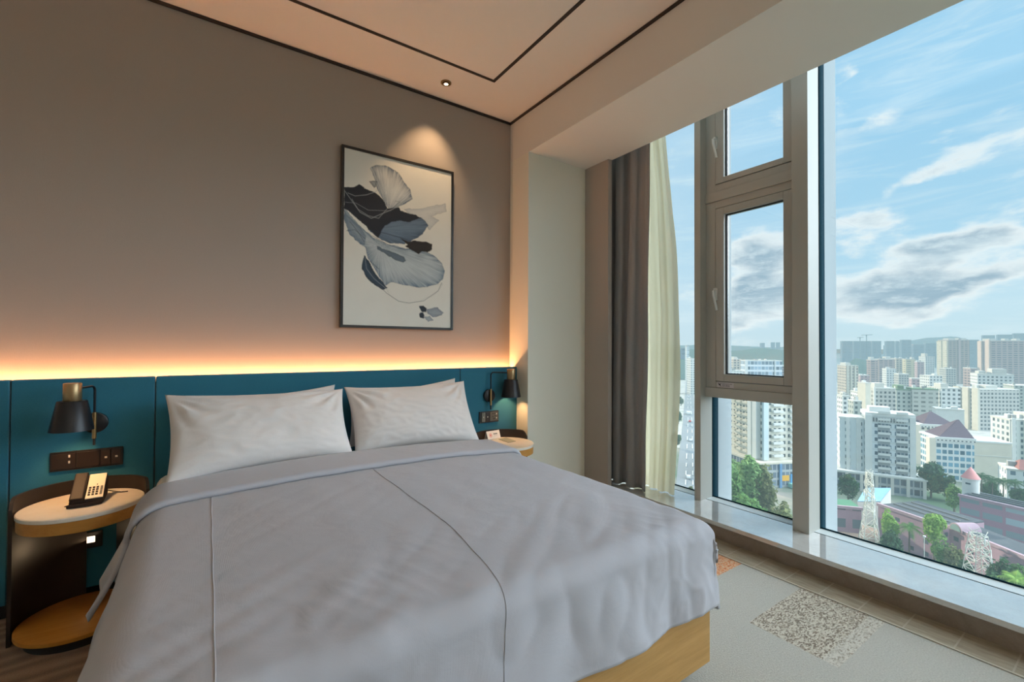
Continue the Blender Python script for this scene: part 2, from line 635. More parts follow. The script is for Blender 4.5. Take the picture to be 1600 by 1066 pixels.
# ------------------------------------------------------------------ headboard
def teal():
    t = NT('teal_headboard_fabric')
    v = t.pos()
    a = t.noise(t.mapping(v, (220, 220, 40)), 3, 2)
    b = t.noise(t.mapping(v, (40, 40, 220)), 3, 2)
    h = t.math('ADD', a, b)
    c = t.mix(t.math('MULTIPLY', h, 0.5), (0.012, 0.110, 0.180), (0.032, 0.195, 0.290))
    return t.done(t.bsdf(c, 0.8, 0, 0.2, t.bump(h, 0.25, 0.0015), 0.25))
M_TEAL = teal()
ZH = 1.088
hb = empty('headboard', (0.68, YH, 0.075))
tag(hb, 'long teal fabric wall headboard behind the bed, with an orange light strip along its top', 'headboard')
for x0, x1 in ((X0, -.722), (-.718, -.208), (-.204, 1.565), (1.569, XB - .002)):
    mk('panel', MB().box(x0, x1, YH, YH + .045, 0.075, ZH), M_TEAL, hb, bevel=0.006)
mk('backing', MB().box(X0, XB - .002, YH + .045, YH + .062, 0.075, ZH - .03), M_BLACK, hb)
mk('led_channel', MB().box(X0, XB - .002, YH + .062, YW - .001, 1.03, 1.045), plain('led_channel_white', (0.8, 0.75, 0.65), 0.5), hb)

# ------------------------------------------------------------------ bed
M_OAK = wood('oak_veneer', (0.36, 0.195, 0.055), (0.49, 0.285, 0.10), axis=0)
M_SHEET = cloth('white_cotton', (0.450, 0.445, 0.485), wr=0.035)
M_PILLOW = cloth('pillow_cotton', (0.76, 0.715, 0.70), wr=0.05)
bed = empty('bed', (0.69, 1.95, 0))
tag(bed, 'double bed with an oak plinth base and mattress, standing against the teal headboard', 'bed')
BX0, BX1, BY0, BY1 = -.205, 1.585, 0.974, YH - .004
fr = MB()
fr.box(BX0, BX1, BY0, BY0 + .03, 0.065, 0.308)
fr.box(BX0, BX0 + .03, BY0 + .03, BY1, 0.065, 0.308)
fr.box(BX1 - .03, BX1, BY0 + .03, BY1, 0.065, 0.308)
fr.box(BX0 + .03, BX1 - .03, BY0 + .03, BY1, 0.065, 0.10)
mk('base_frame', fr, M_OAK, bed, bevel=0.003)
mk('plinth', MB().box(BX0 + .12, BX1 - .12, BY0 + .12, BY1 - .1, 0, 0.07), M_BLACK, bed)
mk('mattress', MB().box(BX0 + .012, BX1 - .02, BY0 + .035, BY1 - .005, 0.10, 0.590), cloth('mattress_sheet', (0.76, 0.75, 0.74), wr=0.05), bed, bevel=0.06, seg=4)

# duvet draped over three sides
DCX, DW = 0.6825, 0.901
DYF = 0.952
DR = 0.11

def prof(t, W, flare, r=DR):
    h = W - r
    if t <= h:
        return t, 0.0
    q = r * PI / 2
    if t <= h + q:
        th = (t - h) / r
        return h + r * math.sin(th), r * (1 - math.cos(th))
    s = t - h - q
    return W + flare * (s / 0.30) ** 1.3, r + s

def top_z(x, y):
    u = abs(x - DCX) / DW
    k = min(1, max(0, (y - 0.95) / 0.45))
    return 0.604 + 0.008 * k + 0.036 * (1 - u ** 2.2) * (.45 + .55 * k)

def duvet_point(a, b, off=0.0, fl=0.0):
    """a: cloth coordinate across the bed from its middle, b: cloth coordinate from the head (0) to the foot"""
    left = a < 0
    px, dx = prof(abs(a), DW, 0.095 + fl if left else 0.0, 0.11 if left else 0.060)
    y_head = 2.50
    py, dy = prof(b, y_head - DYF, 0.006, 0.062)
    x = DCX + (-px if left else px)
    y = y_head - py
    m = min(dx, dy)
    drop = min((dx ** 8 + dy ** 8) ** 0.125, 0.350)
    if m > 0.10:                      # gathered corner folds out sideways
        e = (m - 0.10)
        x += (-1 if left else 1) * e * 0.10
        y += 0.16 * e
    tz = top_z(x if abs(x - DCX) < DW else DCX + math.copysign(DW, x - DCX), max(y, DYF))
    z = tz - drop
    p = Vector((x, y, z))
    # wrinkles
    n1 = noise.noise(Vector((x * 2.3, y * 2.3, z * 2.3)) + Vector((3.1, 7.7, 1.3)))
    q = Vector((x * 1.0 + y * 0.8, (y - x * 0.8) * 4.2, z * 3)) * 2.0
    n2 = noise.noise(q + Vector((11, 5, 2)))
    n3 = noise.noise(Vector((x * 9, y * 3.5, z * 9)))
    foot = max(0, min(1, (1.45 - y) / 0.5))
    side = 1.0 if drop > 0.06 else 0.0
    d = 0.005 * n1 + (0.0016 + 0.005 * foot) * (abs(n2) * 2 - 0.6) + 0.0022 * n3
    ang_ = Vector((x * 16 + y * 9, y * 5 - x * 3, z * 12))
    cr_ = 1 - abs(noise.noise(ang_ + Vector((4, 9, 1)))) * 2.2
    reg = max(0, noise.noise(Vector((x * 1.7 + 9, y * 1.9, 4.4))) + .25) * (.35 + .9 * foot)
    d += 0.0032 * max(0, cr_) ** 2 * reg
    if side:
        fold = math.sin((y if dx > dy else x) * 13 + 3 * n1) * min(1, (drop - .06) / .25)
        d += 0.013 * fold
    nx = (-1 if left else 1) * min(1, dx / DR)
    ny = -min(1, dy / DR)
    nz = 1 - max(abs(nx), abs(ny)) * 0.9
    nn = Vector((nx, ny, nz)).normalized()
    return p + nn * (d + off)

HEM = 0.335
def alen(W, extra, r=DR):
    return W - r + r * PI / 2 + extra + DR - r

def sheet_rows(b_list, a_n, off, exl=0.24, exr=0.24, fl=0.0):
    rows = []
    for b in b_list:
        row = []
        for i in range(a_n + 1):
            s = i / a_n * 2 - 1
            wob = 0.012 * noise.noise(Vector((b * 4, s * 2, 5.5)))
            A = alen(DW, (exl if s < 0 else exr) + wob, DR if s < 0 else 0.060)
            row.append(duvet_point(s * A, b, off, fl))
        rows.append(row)
    return rows

bmax = alen(2.50 - DYF, 0.22, 0.062)
bl = [bmax * i / 190 for i in range(191)]
duv = empty('duvet', (DCX, 1.7, 0.62))
tag(duv, 'rumpled plain white duvet spread over the bed, hanging over its sides and foot', 'duvet')
dm = MB().grid(sheet_rows(bl, 230, 0.0))
# hem height follows the foot: lift it a little towards the window corner
for p in dm.v:
    if p.y < DYF + .05 and p.z < 0.45:
        k = min(1, (0.45 - p.z) / 0.12)
        lift = 0.018 * max(0, (p.x - 1.15) / 0.5) + 0.010 * math.sin(p.x * 9) * max(0, (p.x - .9))
        p.z += lift * k
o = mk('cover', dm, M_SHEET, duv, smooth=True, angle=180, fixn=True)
sd = o.modifiers.new('thick', 'SOLIDIFY')
sd.thickness = 0.010
sd.offset = -1.0
# turned-down top band
b0, b1 = 0.0, 0.285
bl2 = [b0 + (b1 - b0) * i / 26 for i in range(27)]
rows = sheet_rows(bl2, 230, 0.016, 0.25, 0.12, 0.035)
edge = [[p + Vector((0, -0.004, -0.005)) for p in rows[-1]], [p + Vector((0, -0.003, -0.013)) for p in rows[-1]]]
bandm = MB().grid(rows + edge)
o = mk('turned_down_band', bandm, M_SHEET, duv, smooth=True, angle=180)
sd = o.modifiers.new('thick', 'SOLIDIFY')
sd.thickness = 0.011
sd.offset = -1.0

def seam(pts_ab, name='seam'):
    pts = []
    for i in range(len(pts_ab) - 1):
        (a0, c0), (a1, c1) = pts_ab[i], pts_ab[i + 1]
        n = max(2, int(abs(c1 - c0) / 0.012))
        for k in range(n):
            t_ = k / n
            pts.append((a0 + (a1 - a0) * t_, c0 + (c1 - c0) * t_))
    pts.append(pts_ab[-1])
    r = []
    for i, (a, b) in enumerate(pts):
        r.append(duvet_point(a + 0.0008 * math.sin(b * 23), b, 0.0002))
    mk(name, MB().tube(r, 0.0016, 6), M_SHEET, duv, smooth=True)
seam([(.006, .30), (.006, 1.0), (.004, 1.18), (-.012, 1.38), (-.045, 1.62), (-.06, bmax - .01)])
seam([(-.652, .30), (-.655, .8), (-.657, 1.28), (-.66, bmax - .3)])

# ------------------------------------------------------------------ pillows
def pillow(name, label, bl_, br_, tl_, tr_, T, seed, group=None):
    """corner points: bottom/top left/right"""
    bl_, br_, tl_, tr_ = map(Vector, (bl_, br_, tl_, tr_))
    nrm = ((br_ - bl_).cross(tl_ - bl_)).normalized()     # towards the room (-y)
    NU, NV = 84, 60
    sheets = []
    for sgn in (1, -1):
        rows = []
        for j in range(NV + 1):
            v = j / NV * 2 - 1
            row = []
            for i in range(NU + 1):
                u = i / NU * 2 - 1
                uu = u * (1 - 0.050 * (1 - v * v) * abs(u) ** 3)
                vv = v * (1 - 0.12 * (1 - u * u) * abs(v) ** 3)
                s, t_ = (uu + 1) / 2, (vv + 1) / 2
                p = (bl_ * (1 - s) + br_ * s) * (1 - t_) + (tl_ * (1 - s) + tr_ * s) * t_
                e = (max(0, 1 - abs(u) ** 2.6) ** 0.62) * (max(0, 1 - abs(v) ** 2.4) ** 0.62)
                e *= 1 - 0.16 * v                          # fuller at the bottom
                w = 0
                edge = min(1, (1 - max(abs(u), abs(v))) * 6)
                # creases radiating from the upper corners
                for cu in (-1, 1):
                    du, dv = (u - cu) * 1.55, (v - 1)
                    rr = math.hypot(du, dv) + 1e-4
                    an = math.atan2(dv, du)
                    w += 0.0095 * math.sin(an * 17 + seed + 2.5 * noise.noise(Vector((u * 2, v * 2, seed)))) * math.exp(-((rr - 0.55) / 0.42) ** 2)
                w += 0.009 * noise.noise(Vector((u * 2.0, v * 1.6, seed * 3.1)))
                q = noise.noise(Vector((u * 3 + v * 5, v * 2 - u * 4, seed * 1.7)))
                w += 0.0032 * (1 - abs(q) * 3)
                row.append(p + nrm * sgn * (T * e + w * edge * min(1, e * 2)))
            rows.append(row)
        sheets.append(rows)
    mb = MB().grid(sheets[0])
    mb.grid([r[::-1] for r in sheets[1]])
    bm_c = Vector((bl_ + br_ + tl_ + tr_) / 4)
    bm_c.z = min(bl_.z, br_.z)
    o = mk(name, mb, M_PILLOW, None, smooth=True, angle=70, loc=bm_c, fixn=False)
    bm = bmesh.new()
    bm.from_mesh(o.data)
    bmesh.ops.remove_doubles(bm, verts=bm.verts[:], dist=0.0012)
    bmesh.ops.recalc_face_normals(bm, faces=bm.faces[:])
    bm.to_mesh(o.data)
    bm.free()
    o.data.polygons.foreach_set('use_smooth', [True] * len(o.data.polygons))
    tag(o, label, 'pillow', group)
    return o

pillow('pillow', 'plump creased white pillow at the front on the bed side near the telephone', (-.135, 2.475, .635), (.690, 2.545, .640), (-.158, 2.795, 1.004), (.690, 2.80, .992), .095, 1.3)
pillow('pillow', 'plump white pillow at the front on the bed side near the window', (.700, 2.560, .640), (1.485, 2.515, .625), (.702, 2.82, 1.000), (1.515, 2.80, 1.006), .090, 4.1)
pillow('pillow', 'white pillow half hidden behind the front pillow nearest the telephone', (-.12, 2.80, .63), (.66, 2.81, .63), (-.10, 2.885, .965), (.665, 2.885, 1.012), .045, 7.7)
pillow('pillow', 'white pillow half hidden behind the front pillow nearest the window', (.73, 2.81, .63), (1.49, 2.80, .63), (.74, 2.885, .955), (1.490, 2.885, 1.022), .045, 9.2)
# ------------------------------------------------------------------ round bedside tables
M_SHELL = plain('dark_bronze_shell', (0.016, 0.010, 0.008), 0.5, 0.0, var=0.1)
M_OAK2 = wood('oak_apron', (0.44, 0.19, 0.035), (0.56, 0.28, 0.07), axis=0)
M_OAK3 = wood('oak_base_disc', (0.48, 0.19, 0.025), (0.58, 0.27, 0.05), axis=0)
NR, NY, NZ = 0.208, 2.716, 0.549

def shell_mesh(cx, cy, gap):
    """half-round screen round the back of the table, top edge rounded at its ends, with a gap for sockets"""
    m = MB()
    R0, R1 = NR + .006, NR + .018
    ztop = NZ + .060

    def wedge(a0, a1, z0, z1f):
        n = max(3, int((a1 - a0) / 3))
        ins, outs, inb, outb = [], [], [], []
        for i in range(n + 1):
            a = math.radians(a0 + (a1 - a0) * i / n)
            ad = math.degrees(a)
            c, s = math.cos(a), math.sin(a)
            zt = z1f(ad)
            ins.append((cx + R0 * c, cy + R0 * s, zt))
            outs.append((cx + R1 * c, cy + R1 * s, zt))
            inb.append((cx + R0 * c, cy + R0 * s, z0))
            outb.append((cx + R1 * c, cy + R1 * s, z0))
        m.grid([inb, ins, outs, outb, inb])
        for k in (0, n):
            m.add([inb[k], ins[k], outs[k], outb[k]], [(0, 1, 2, 3)])

    lo, hi = 8, 186

    def top(ad):
        e = min(ad - lo, hi - ad)
        return ztop - .045 * (1 - min(1, e / 14.0)) ** 2.2
    if gap:
        g0, g1 = gap
        wedge(lo, g0, 0.004, lambda a: top(a) if a <= g0 + .01 else top(a))
        wedge(g0, g1, NZ - .09, top)
        wedge(g1, hi, 0.004, top)
    else:
        wedge(lo, hi, 0.004, top)
    return m

def bedside(cx, label, gap):
    t = empty('bedside_table', (cx, NY, 0))
    tag(t, label, 'bedside table', 'round bedside tables either side of the bed')
    mk('table_top', MB().lathe([(NR - .003, NZ - .018), (NR, NZ - .016), (NR, NZ - .003), (NR - .003, NZ)], (cx, NY, 0), 72), M_TABLESTONE, t, smooth=True, angle=40)
    mk('apron', MB().lathe([(NR - .004, NZ - .066), (NR - .003, NZ - .018)], (cx, NY, 0), 72), M_OAK2, t, smooth=True, angle=40)
    mk('screen', shell_mesh(cx, NY, gap), M_SHELL, t, smooth=True, angle=30)
    mk('base_disc', MB().lathe([(NR - .004, .043), (NR, .045), (NR, .060), (NR - .003, .062)], (cx, NY, 0), 72), M_OAK3, t, smooth=True, angle=40)
    mk('foot', MB().lathe([(NR - .03, 0), (NR - .03, .043)], (cx, NY, 0), 48), M_BLACK, t, smooth=True, angle=40)
    return t
NLX, NRX = -.432, 1.815
bedside(NLX, 'round marble-topped oak bedside table with dark curved screen, holding the telephone', (66, 96))
bedside(NRX, 'round marble-topped oak bedside table with dark curved screen, holding the small white card', None)

# night light plate in the gap of the left table
nl = empty('night_light', (-.447, YH, .26))
tag(nl, 'lit rectangular night light set in the headboard under the telephone table', 'night light')
mk('plate', MB().box(-.495, -.400, YH - .012, YH - .001, .268, .345), M_BLACK, nl, bevel=0.003)
mk('lens', MB().box(-.474, -.426, YH - .0145, YH - .011, .295, .325), emit('night_light_glow', (1.0, 0.80, 0.58), 2.2), nl, bevel=0.002)

# ------------------------------------------------------------------ telephone
M_PHB = plain('phone_black_plastic', (0.020, 0.012, 0.009), 0.55, 0.0, 0.25)
M_PHC = plain('phone_cream_panel', (0.78, 0.66, 0.50), 0.5)
pl, pr = at_z(107, 783, NZ + .030), at_z(160, 775, NZ + .030)
ph = empty('telephone', (pl.x / 2 + pr.x / 2, pl.y + .09, NZ))
tag(ph, 'black desk telephone with cream keypad panel and coiled cord on the round bedside table', 'telephone')
PW = 0.112
ptilt = 0.47
pang = math.atan2(pr.y - pl.y, pr.x - pl.x) * 0.55

def phl(u, v, w):
    """phone local: u across 0..PW, v along the slope 0..0.165, w above the sloping face"""
    y = v * math.cos(ptilt) - w * math.sin(ptilt)
    z = v * math.sin(ptilt) + w * math.cos(ptilt)
    x = u
    c, s = math.cos(pang), math.sin(pang)
    return Vector((pl.x + x * c - y * s, pl.y + x * s + y * c, NZ + .022 + z))

def phbox(u0, u1, v0, v1, w0, w1):
    m = MB()
    vs = [phl(u, v, w) for w in (w0, w1) for (u, v) in ((u0, v0), (u1, v0), (u1, v1), (u0, v1))]
    return m.add(vs, [(3, 2, 1, 0), (4, 5, 6, 7), (0, 1, 5, 4), (1, 2, 6, 5), (2, 3, 7, 6), (3, 0, 4, 7)])
PL = 0.168
# wedge body standing on the table
bw = MB()
top4 = [phl(0, 0, 0), phl(PW, 0, 0), phl(PW, PL, 0), phl(0, PL, 0)]
bot4 = [Vector((p.x, p.y, NZ + .001)) for p in top4]
bw.add(bot4 + top4, [(3, 2, 1, 0), (4, 5, 6, 7), (0, 1, 5, 4), (1, 2, 6, 5), (2, 3, 7, 6), (3, 0, 4, 7)])
body = mk('body', bw, M_PHB, ph, bevel=0.004)
mk('handset', phbox(.001, .047, -.004, PL + .004, .001, .017), M_PHB, ph, bevel=0.006, seg=3)
mk('keypad_panel', phbox(.051, PW - .003, .004, PL - .003, .0005, .005), M_PHC, ph, bevel=0.001)
for r_ in range(4):
    for c_ in range(3):
        u, v = .057 + c_ * .0125, .022 + r_ * .0150
        mk('key', phbox(u, u + .0080, v, v + .0088, .0045, .0075), M_PHB, ph)
for r_ in range(7):
    v = .022 + r_ * .0083
    mk('function_key', phbox(.096, .104, v, v + .0040, .0045, .0065), M_PHB, ph)
mk('lamp', phbox(.081, .085, .088, .092, .0045, .0065), M_PHB, ph)
# coiled cord lying along the front
pts = []
p0, p1 = phl(-.004, -.020, 0), phl(PW - .004, -.018, 0)
N = 340
for i in range(N + 1):
    t_ = i / N
    b_ = p0.lerp(p1, t_)
    a_ = t_ * 2 * PI * 34
    pts.append(Vector((b_.x, b_.y + .0060 * math.cos(a_) - .010 * math.sin(t_ * PI), NZ + .0085 + .0060 * math.sin(a_))))
e0 = phl(.02, -.004, .006)
pts = [e0, Vector((e0.x - .008, e0.y - .010, NZ + .018)), Vector((p0.x - .006, p0.y, NZ + .012))] + pts
mk('coiled_cord', MB().tube(pts, .0016, 5), M_PHB, ph, smooth=True)
q0 = phl(PW - .01, PL, -.03)
cord = [Vector((q0.x, q0.y - .01, NZ + .02)), Vector((q0.x + .03, q0.y - .005, NZ + .006)), Vector((q0.x + .06, q0.y - .03, NZ + .004)), Vector((q0.x + .085, q0.y - .035, NZ + .004))]
mk('line_cord', MB().tube(cord, .0022, 6), M_PHB, ph, smooth=True)

# ------------------------------------------------------------------ card and leaflet on the right table
M_CARD = plain('card_white', (0.80, 0.76, 0.72), 0.6)
c0, c1 = Vector((1.757, 2.864, NZ + .001)), Vector((1.882, 2.880, NZ + .001))
tc = empty('tent_card', (c0.x / 2 + c1.x / 2, c0.y, NZ))
tag(tc, 'small folded white card with a round red emblem and dark lettering on the round table', 'card')
ex = (c1 - c0)
ex.z = 0
cw = ex.length
ex.normalize()
ey = Vector((-ex.y, ex.x, 0))
CH, CT = 0.058, 0.022
def cardp(u, w, o_=0.0):
    """point on the sloping front leaf: u across, w up"""
    return c0 + ex * u + ey * (CT * w / CH - o_) + Vector((0, 0, .001 + w + o_ * .3))
m = MB()
m.add([cardp(0, 0), cardp(cw, 0), cardp(cw, CH), cardp(0, CH)], [(0, 1, 2, 3)])
bk = [c0 + ex * u + ey * (2 * CT) + Vector((0, 0, .001)) for u in (0, cw)]
m.add([cardp(0, CH), cardp(cw, CH), bk[1], bk[0]], [(0, 1, 2, 3)])
leaf = mk('card', m, M_CARD, tc)
leaf.modifiers.new('thick', 'SOLIDIFY').thickness = 0.001
em = MB()
n = 28
for R0, R1 in ((.0145, .0125), (.0100, .0086), (.0060, .0)):
    vs, fs = [], []
    for k in range(n):
        a = 2 * PI * k / n
        for R in (R0, R1):
            vs.append(cardp(cw * .27 + R * math.cos(a), CH * .48 + R * math.sin(a), .0012))
    for k in range(n):
        j = (k + 1) % n
        fs.append((2 * k, 2 * j, 2 * j + 1, 2 * k + 1))
    em.add(vs, fs)
mk('emblem', em, plain('emblem_red', (0.62, 0.10, 0.08), 0.6), tc)
tx = MB()
def stroke(u0, w0, u1, w1, r=.0009):
    tx.bar(cardp(u0, w0, .0008), cardp(u1, w1, .0008), r)
gx, gw = cw * .50, .0080
for k in range(4):                     # four dense printed characters, too small in the photo to read
    u = gx + k * (gw + .0015)
    b_, t_ = CH * .50, CH * .50 + .0095
    stroke(u, t_ - .002, u + gw, t_ - .002)
    stroke(u + gw * .5, b_, u + gw * .5, t_)
    if k in (0, 2):
        stroke(u + .001, b_ + .003, u + .001, t_ - .002)
        stroke(u + gw - .001, b_ + .003, u + gw - .001, t_ - .002)
        stroke(u + .001, b_ + .003, u + gw - .001, b_ + .003)
    else:
        stroke(u, b_ + .004, u + gw, b_ + .004)
        stroke(u + .001, b_, u + gw - .001, b_)
    if k == 3:
        stroke(u + .002, b_, u + .002, t_)
for k in range(10):
    u = gx + k * .0037
    stroke(u, CH * .36, u + .0025, CH * .36, .0006)
mk('lettering', tx, plain('card_print', (0.05, 0.05, 0.06), 0.6), tc)
pts4 = [at_z(779, 687, NZ), at_z(791, 684.2, NZ), at_z(806, 690, NZ), at_z(795, 692.5, NZ)]
lf = MB()
lf.add([p + Vector((0, 0, .0005)) for p in pts4] + [p + Vector((0, 0, .0035)) for p in pts4], [(3, 2, 1, 0), (4, 5, 6, 7), (0, 1, 5, 4), (1, 2, 6, 5), (2, 3, 7, 6), (3, 0, 4, 7)])
tag(mk('leaflet', lf, plain('leaflet_grey_green', (0.25, 0.27, 0.21), 0.6)), 'thin grey-green leaflet lying flat beside the small white card', 'leaflet')

# ------------------------------------------------------------------ sconces
M_LBLK = plain('lamp_black_metal', (0.012, 0.012, 0.015), 0.38, 0.3)
M_BRASS = plain('aged_brass', (0.42, 0.27, 0.12), 0.30, 0.9, var=0.1)
M_BRASS2 = plain('dull_brass_socket', (0.40, 0.27, 0.14), 0.38, 0.85, var=0.1)
M_INNER = plain('lamp_shade_inner', (0.75, 0.65, 0.5), 0.5)

def sconce(rx, lx, ly, label):
    t = empty('wall_lamp', (rx, YH, .872))
    tag(t, label, 'wall lamp', 'swing-arm wall lamps above the bedside tables')
    ros = MB()
    n = 40
    rr = [(0.0, .022), (.040, .022), (.048, .018), (.048, .0)]
    vs, fs = [], []
    for (r, d) in rr[1:]:
        for k in range(n):
            a = 2 * PI * k / n
            vs.append((rx + r * math.cos(a), YH - .001 - d, .872 + r * math.sin(a)))
    for i in range(2):
        for k in range(n):
            fs.append((i * n + k, i * n + (k + 1) % n, (i + 1) * n + (k + 1) % n, (i + 1) * n + k))
    fs.append(tuple(range(n)))
    fs.append(tuple(2 * n + k for k in range(n))[::-1])
    ros.add(vs, fs)
    mk('wall_rose', ros, M_LBLK, t, smooth=True, angle=40)
    yr = YH - .034
    sp = MB().tube([(rx, yr, .800), (rx, yr, .925)], .0085, 14)
    mk('spindle', sp, M_BRASS, t, smooth=True, angle=40)
    zt = 1.052
    d = Vector((lx - rx, ly - yr, 0))
    L = d.length
    d.normalize()
    pts = [(rx, yr, .768), (rx, yr, zt - .022)]
    for k in range(1, 6):
        a = k / 5 * PI / 2
        pts.append((rx + d.x * .022 * (1 - math.cos(a)), yr + d.y * .022 * (1 - math.cos(a)), zt - .022 + .022 * math.sin(a)))
    pts.append((lx - d.x * .028, ly - d.y * .028, zt - .004))
    mk('arm', MB().tube(pts, .0050, 10), M_LBLK, t, smooth=True, angle=50)
    mk('socket', MB().lathe([(.0, 1.076), (.030, 1.076), (.0322, 1.073), (.0322, .998), (.030, .994), (0, .994)][::-1], (lx, ly, 0), 36), M_BRASS2, t, smooth=True, angle=40)
    sh = MB().lathe([(.0, .9955), (.050, .9955), (.0525, .9925), (.0765, .862), (.0735, .862), (.0500, .990), (.0, .992)], (lx, ly, 0), 48)
    mk('lamp_shade', sh, M_LBLK, t, smooth=True, angle=35)
    return t
SL = (-.432, -.490, 2.800)
SR = (1.813, 1.962, 2.860)
sconce(*SL, 'black and brass swing-arm wall lamp above the telephone')
sconce(*SR, 'black and brass swing-arm wall lamp above the small white card, beside the column')

# ------------------------------------------------------------------ switch plates
M_PLATE = plain('dark_bronze_plate', (0.012, 0.008, 0.007), 0.4, 0.1)
M_PLATE2 = plain('bronze_switch', (0.022, 0.013, 0.010), 0.4, 0.2)
M_PRT = plain('plate_marks', (0.62, 0.56, 0.48), 0.5)
def plate(name, label, x0, x1, z0, z1, kind):
    t = empty(name, ((x0 + x1) / 2, YH, z0))
    tag(t, label, 'switch panel')
    mk('plate', MB().box(x0, x1, YH - .010, YH - .0005, z0, z1), M_PLATE, t, bevel=0.003)
    yf = YH - .010
    w = x1 - x0
    if kind == 'L':
        marks = MB()
        bx0, bx1 = x0 + w * .02, x0 + w * .34
        mk('socket_outlet', MB().box(bx0, bx1, yf - .003, yf + .002, z0 + .010, z1 - .010), M_PLATE2, t, bevel=0.002)
        for zz in (z0 + .034, z0 + .062):
            xx = x0 + w * .245
            mk('usb_port', MB().box(xx, xx + .006, yf - .0045, yf - .002, zz, zz + .012), M_PRT, t)
        mk('slot', MB().box(x0 + w * .09, x0 + w * .12, yf - .0042, yf - .002, z1 - .038, z1 - .034), M_BLACK, t)
        mk('slot', MB().box(x0 + w * .16, x0 + w * .19, yf - .0042, yf - .002, z1 - .038, z1 - .034), M_BLACK, t)
        mk('blank_cover', MB().box(x0 + w * .355, x0 + w * .665, yf - .003, yf + .002, z0 + .010, z1 - .008), M_PLATE2, t, bevel=0.002)
        for k in range(2):
            a = x0 + w * (.685 + .150 * k)
            s = mk('switch', MB().box(a, a + w * .14, yf - .006, yf + .002, z0 + .010, z1 - .008), M_PLATE2, t, bevel=0.002)
            zc = (z0 + z1) / 2
            mk('mark', MB().box(a + w * .055, a + w * .090, yf - .0068, yf - .0058, zc - .003, zc + .006), M_PRT, s)
    else:
        for k in range(2):
            a = x0 + w * (.09 + .21 * k)
            s = mk('switch', MB().box(a, a + w * .20, yf - .006, yf + .002, z0 + .010, z1 - .008), M_PLATE2 if k else plain('bronze_switch_light', (0.16, 0.14, 0.11), 0.35, 0.4), t, bevel=0.002)
            mk('mark', MB().box(a + w * .085, a + w * .12, yf - .0068, yf - .0058, (z0 + z1) / 2 - .003, (z0 + z1) / 2 + .005), M_PRT, s)
        so = mk('socket_outlet', MB().box(x0 + w * .53, x1 - .006, yf - .003, yf + .002, z0 + .010, z1 - .008), plain('socket_bronze', (0.09, 0.08, 0.065), 0.35, 0.3), t, bevel=0.002)
        for k, (fx, fz) in enumerate(((.66, .72), (.76, .72), (.66, .45), (.70, .28), (.78, .50), (.76, .28))):
            a = x0 + w * fx
            zz = z0 + (z1 - z0) * fz
            mk('slot', MB().box(a, a + .006, yf - .0042, yf - .002, zz, zz + .008), M_BLACK, so)
        for fz in (.66, .30):
            a = x0 + w * .85
            zz = z0 + (z1 - z0) * fz
            mk('usb_port', MB().box(a, a + .006, yf - .0042, yf - .002, zz, zz + .010), M_PRT, so)
plate('switch_panel', 'long dark bronze panel of sockets and switches on the headboard above the telephone', -.588, -.328, .654, .744, 'L')
plate('switch_panel', 'short dark bronze switch and socket panel on the headboard beside the pillow near the window', 1.727, 1.902, .665, .752, 'R')

# ------------------------------------------------------------------ ceiling downlight
dl = empty('downlight', (1.383, 2.842, ZC))
tag(dl, 'small recessed brass downlight in the ceiling above the framed painting', 'downlight')
mk('trim_ring', MB().lathe([(.026, -.006), (.037, -.006), (.037, -.001), (.026, -.001)], (1.383, 2.842, ZC), 36, closed=True), M_BRASS, dl, smooth=True, angle=40)
mk('reflector', MB().lathe([(.026, -.005), (.018, -.0025), (0, -.002)], (1.383, 2.842, ZC), 36), plain('downlight_reflector', (0.10, 0.045, 0.02), 0.3, 0.6), dl, smooth=True)
mk('lens', MB().lathe([(.0, -.0062), (.012, -.0062), (.015, -.0050)], (1.389, 2.853, ZC), 24), emit('downlight_glow', (1.0, 0.84, 0.62), 4.0), dl, smooth=True)

# ------------------------------------------------------------------ framed painting
PX0, PX1, PZ0, PZ1 = 0.727, 1.543, 1.372, 2.572
PF = 3.028
pic = empty('framed_painting', ((PX0 + PX1) / 2, YW, PZ0))
tag(pic, 'large framed abstract painting of blue and grey petals on cream, above the bed', 'painting')
fw = 0.017
fm = MB()
fm.box(PX0, PX1, PF, YW - .001, PZ0, PZ0 + fw)
fm.box(PX0, PX1, PF, YW - .001, PZ1 - fw, PZ1)
fm.box(PX0, PX0 + fw, PF, YW - .001, PZ0 + fw, PZ1 - fw)
fm.box(PX1 - fw, PX1, PF, YW - .001, PZ0 + fw, PZ1 - fw)
mk('frame', fm, plain('black_frame', (0.010, 0.008, 0.008), 0.4), pic)

NXP, NZP = 240, 356
u = np.linspace(0, 1, NXP)
v = np.linspace(0, 1, NZP)            # 0 = top
U, V = np.meshgrid(u, v)
# homography from the unit square to the sketch coordinates used for the petals
src = np.array([(0, 0), (1, 0), (1, 1), (0, 1)], float)
dst = np.array([(122, 97), (645, 228), (640, 980), (118, 962)], float)
A = []
for (a, b), (c, d) in zip(src, dst):
    A.append([a, b, 1, 0, 0, 0, -c * a, -c * b, -c])
    A.append([0, 0, 0, a, b, 1, -d * a, -d * b, -d])
Hm = np.linalg.svd(np.array(A))[2][-1].reshape(3, 3)
W_ = Hm[2, 0] * U + Hm[2, 1] * V + Hm[2, 2]
SX = (Hm[0, 0] * U + Hm[0, 1] * V + Hm[0, 2]) / W_
SY = (Hm[1, 0] * U + Hm[1, 1] * V + Hm[1, 2]) / W_
rng = np.random.default_rng(5)

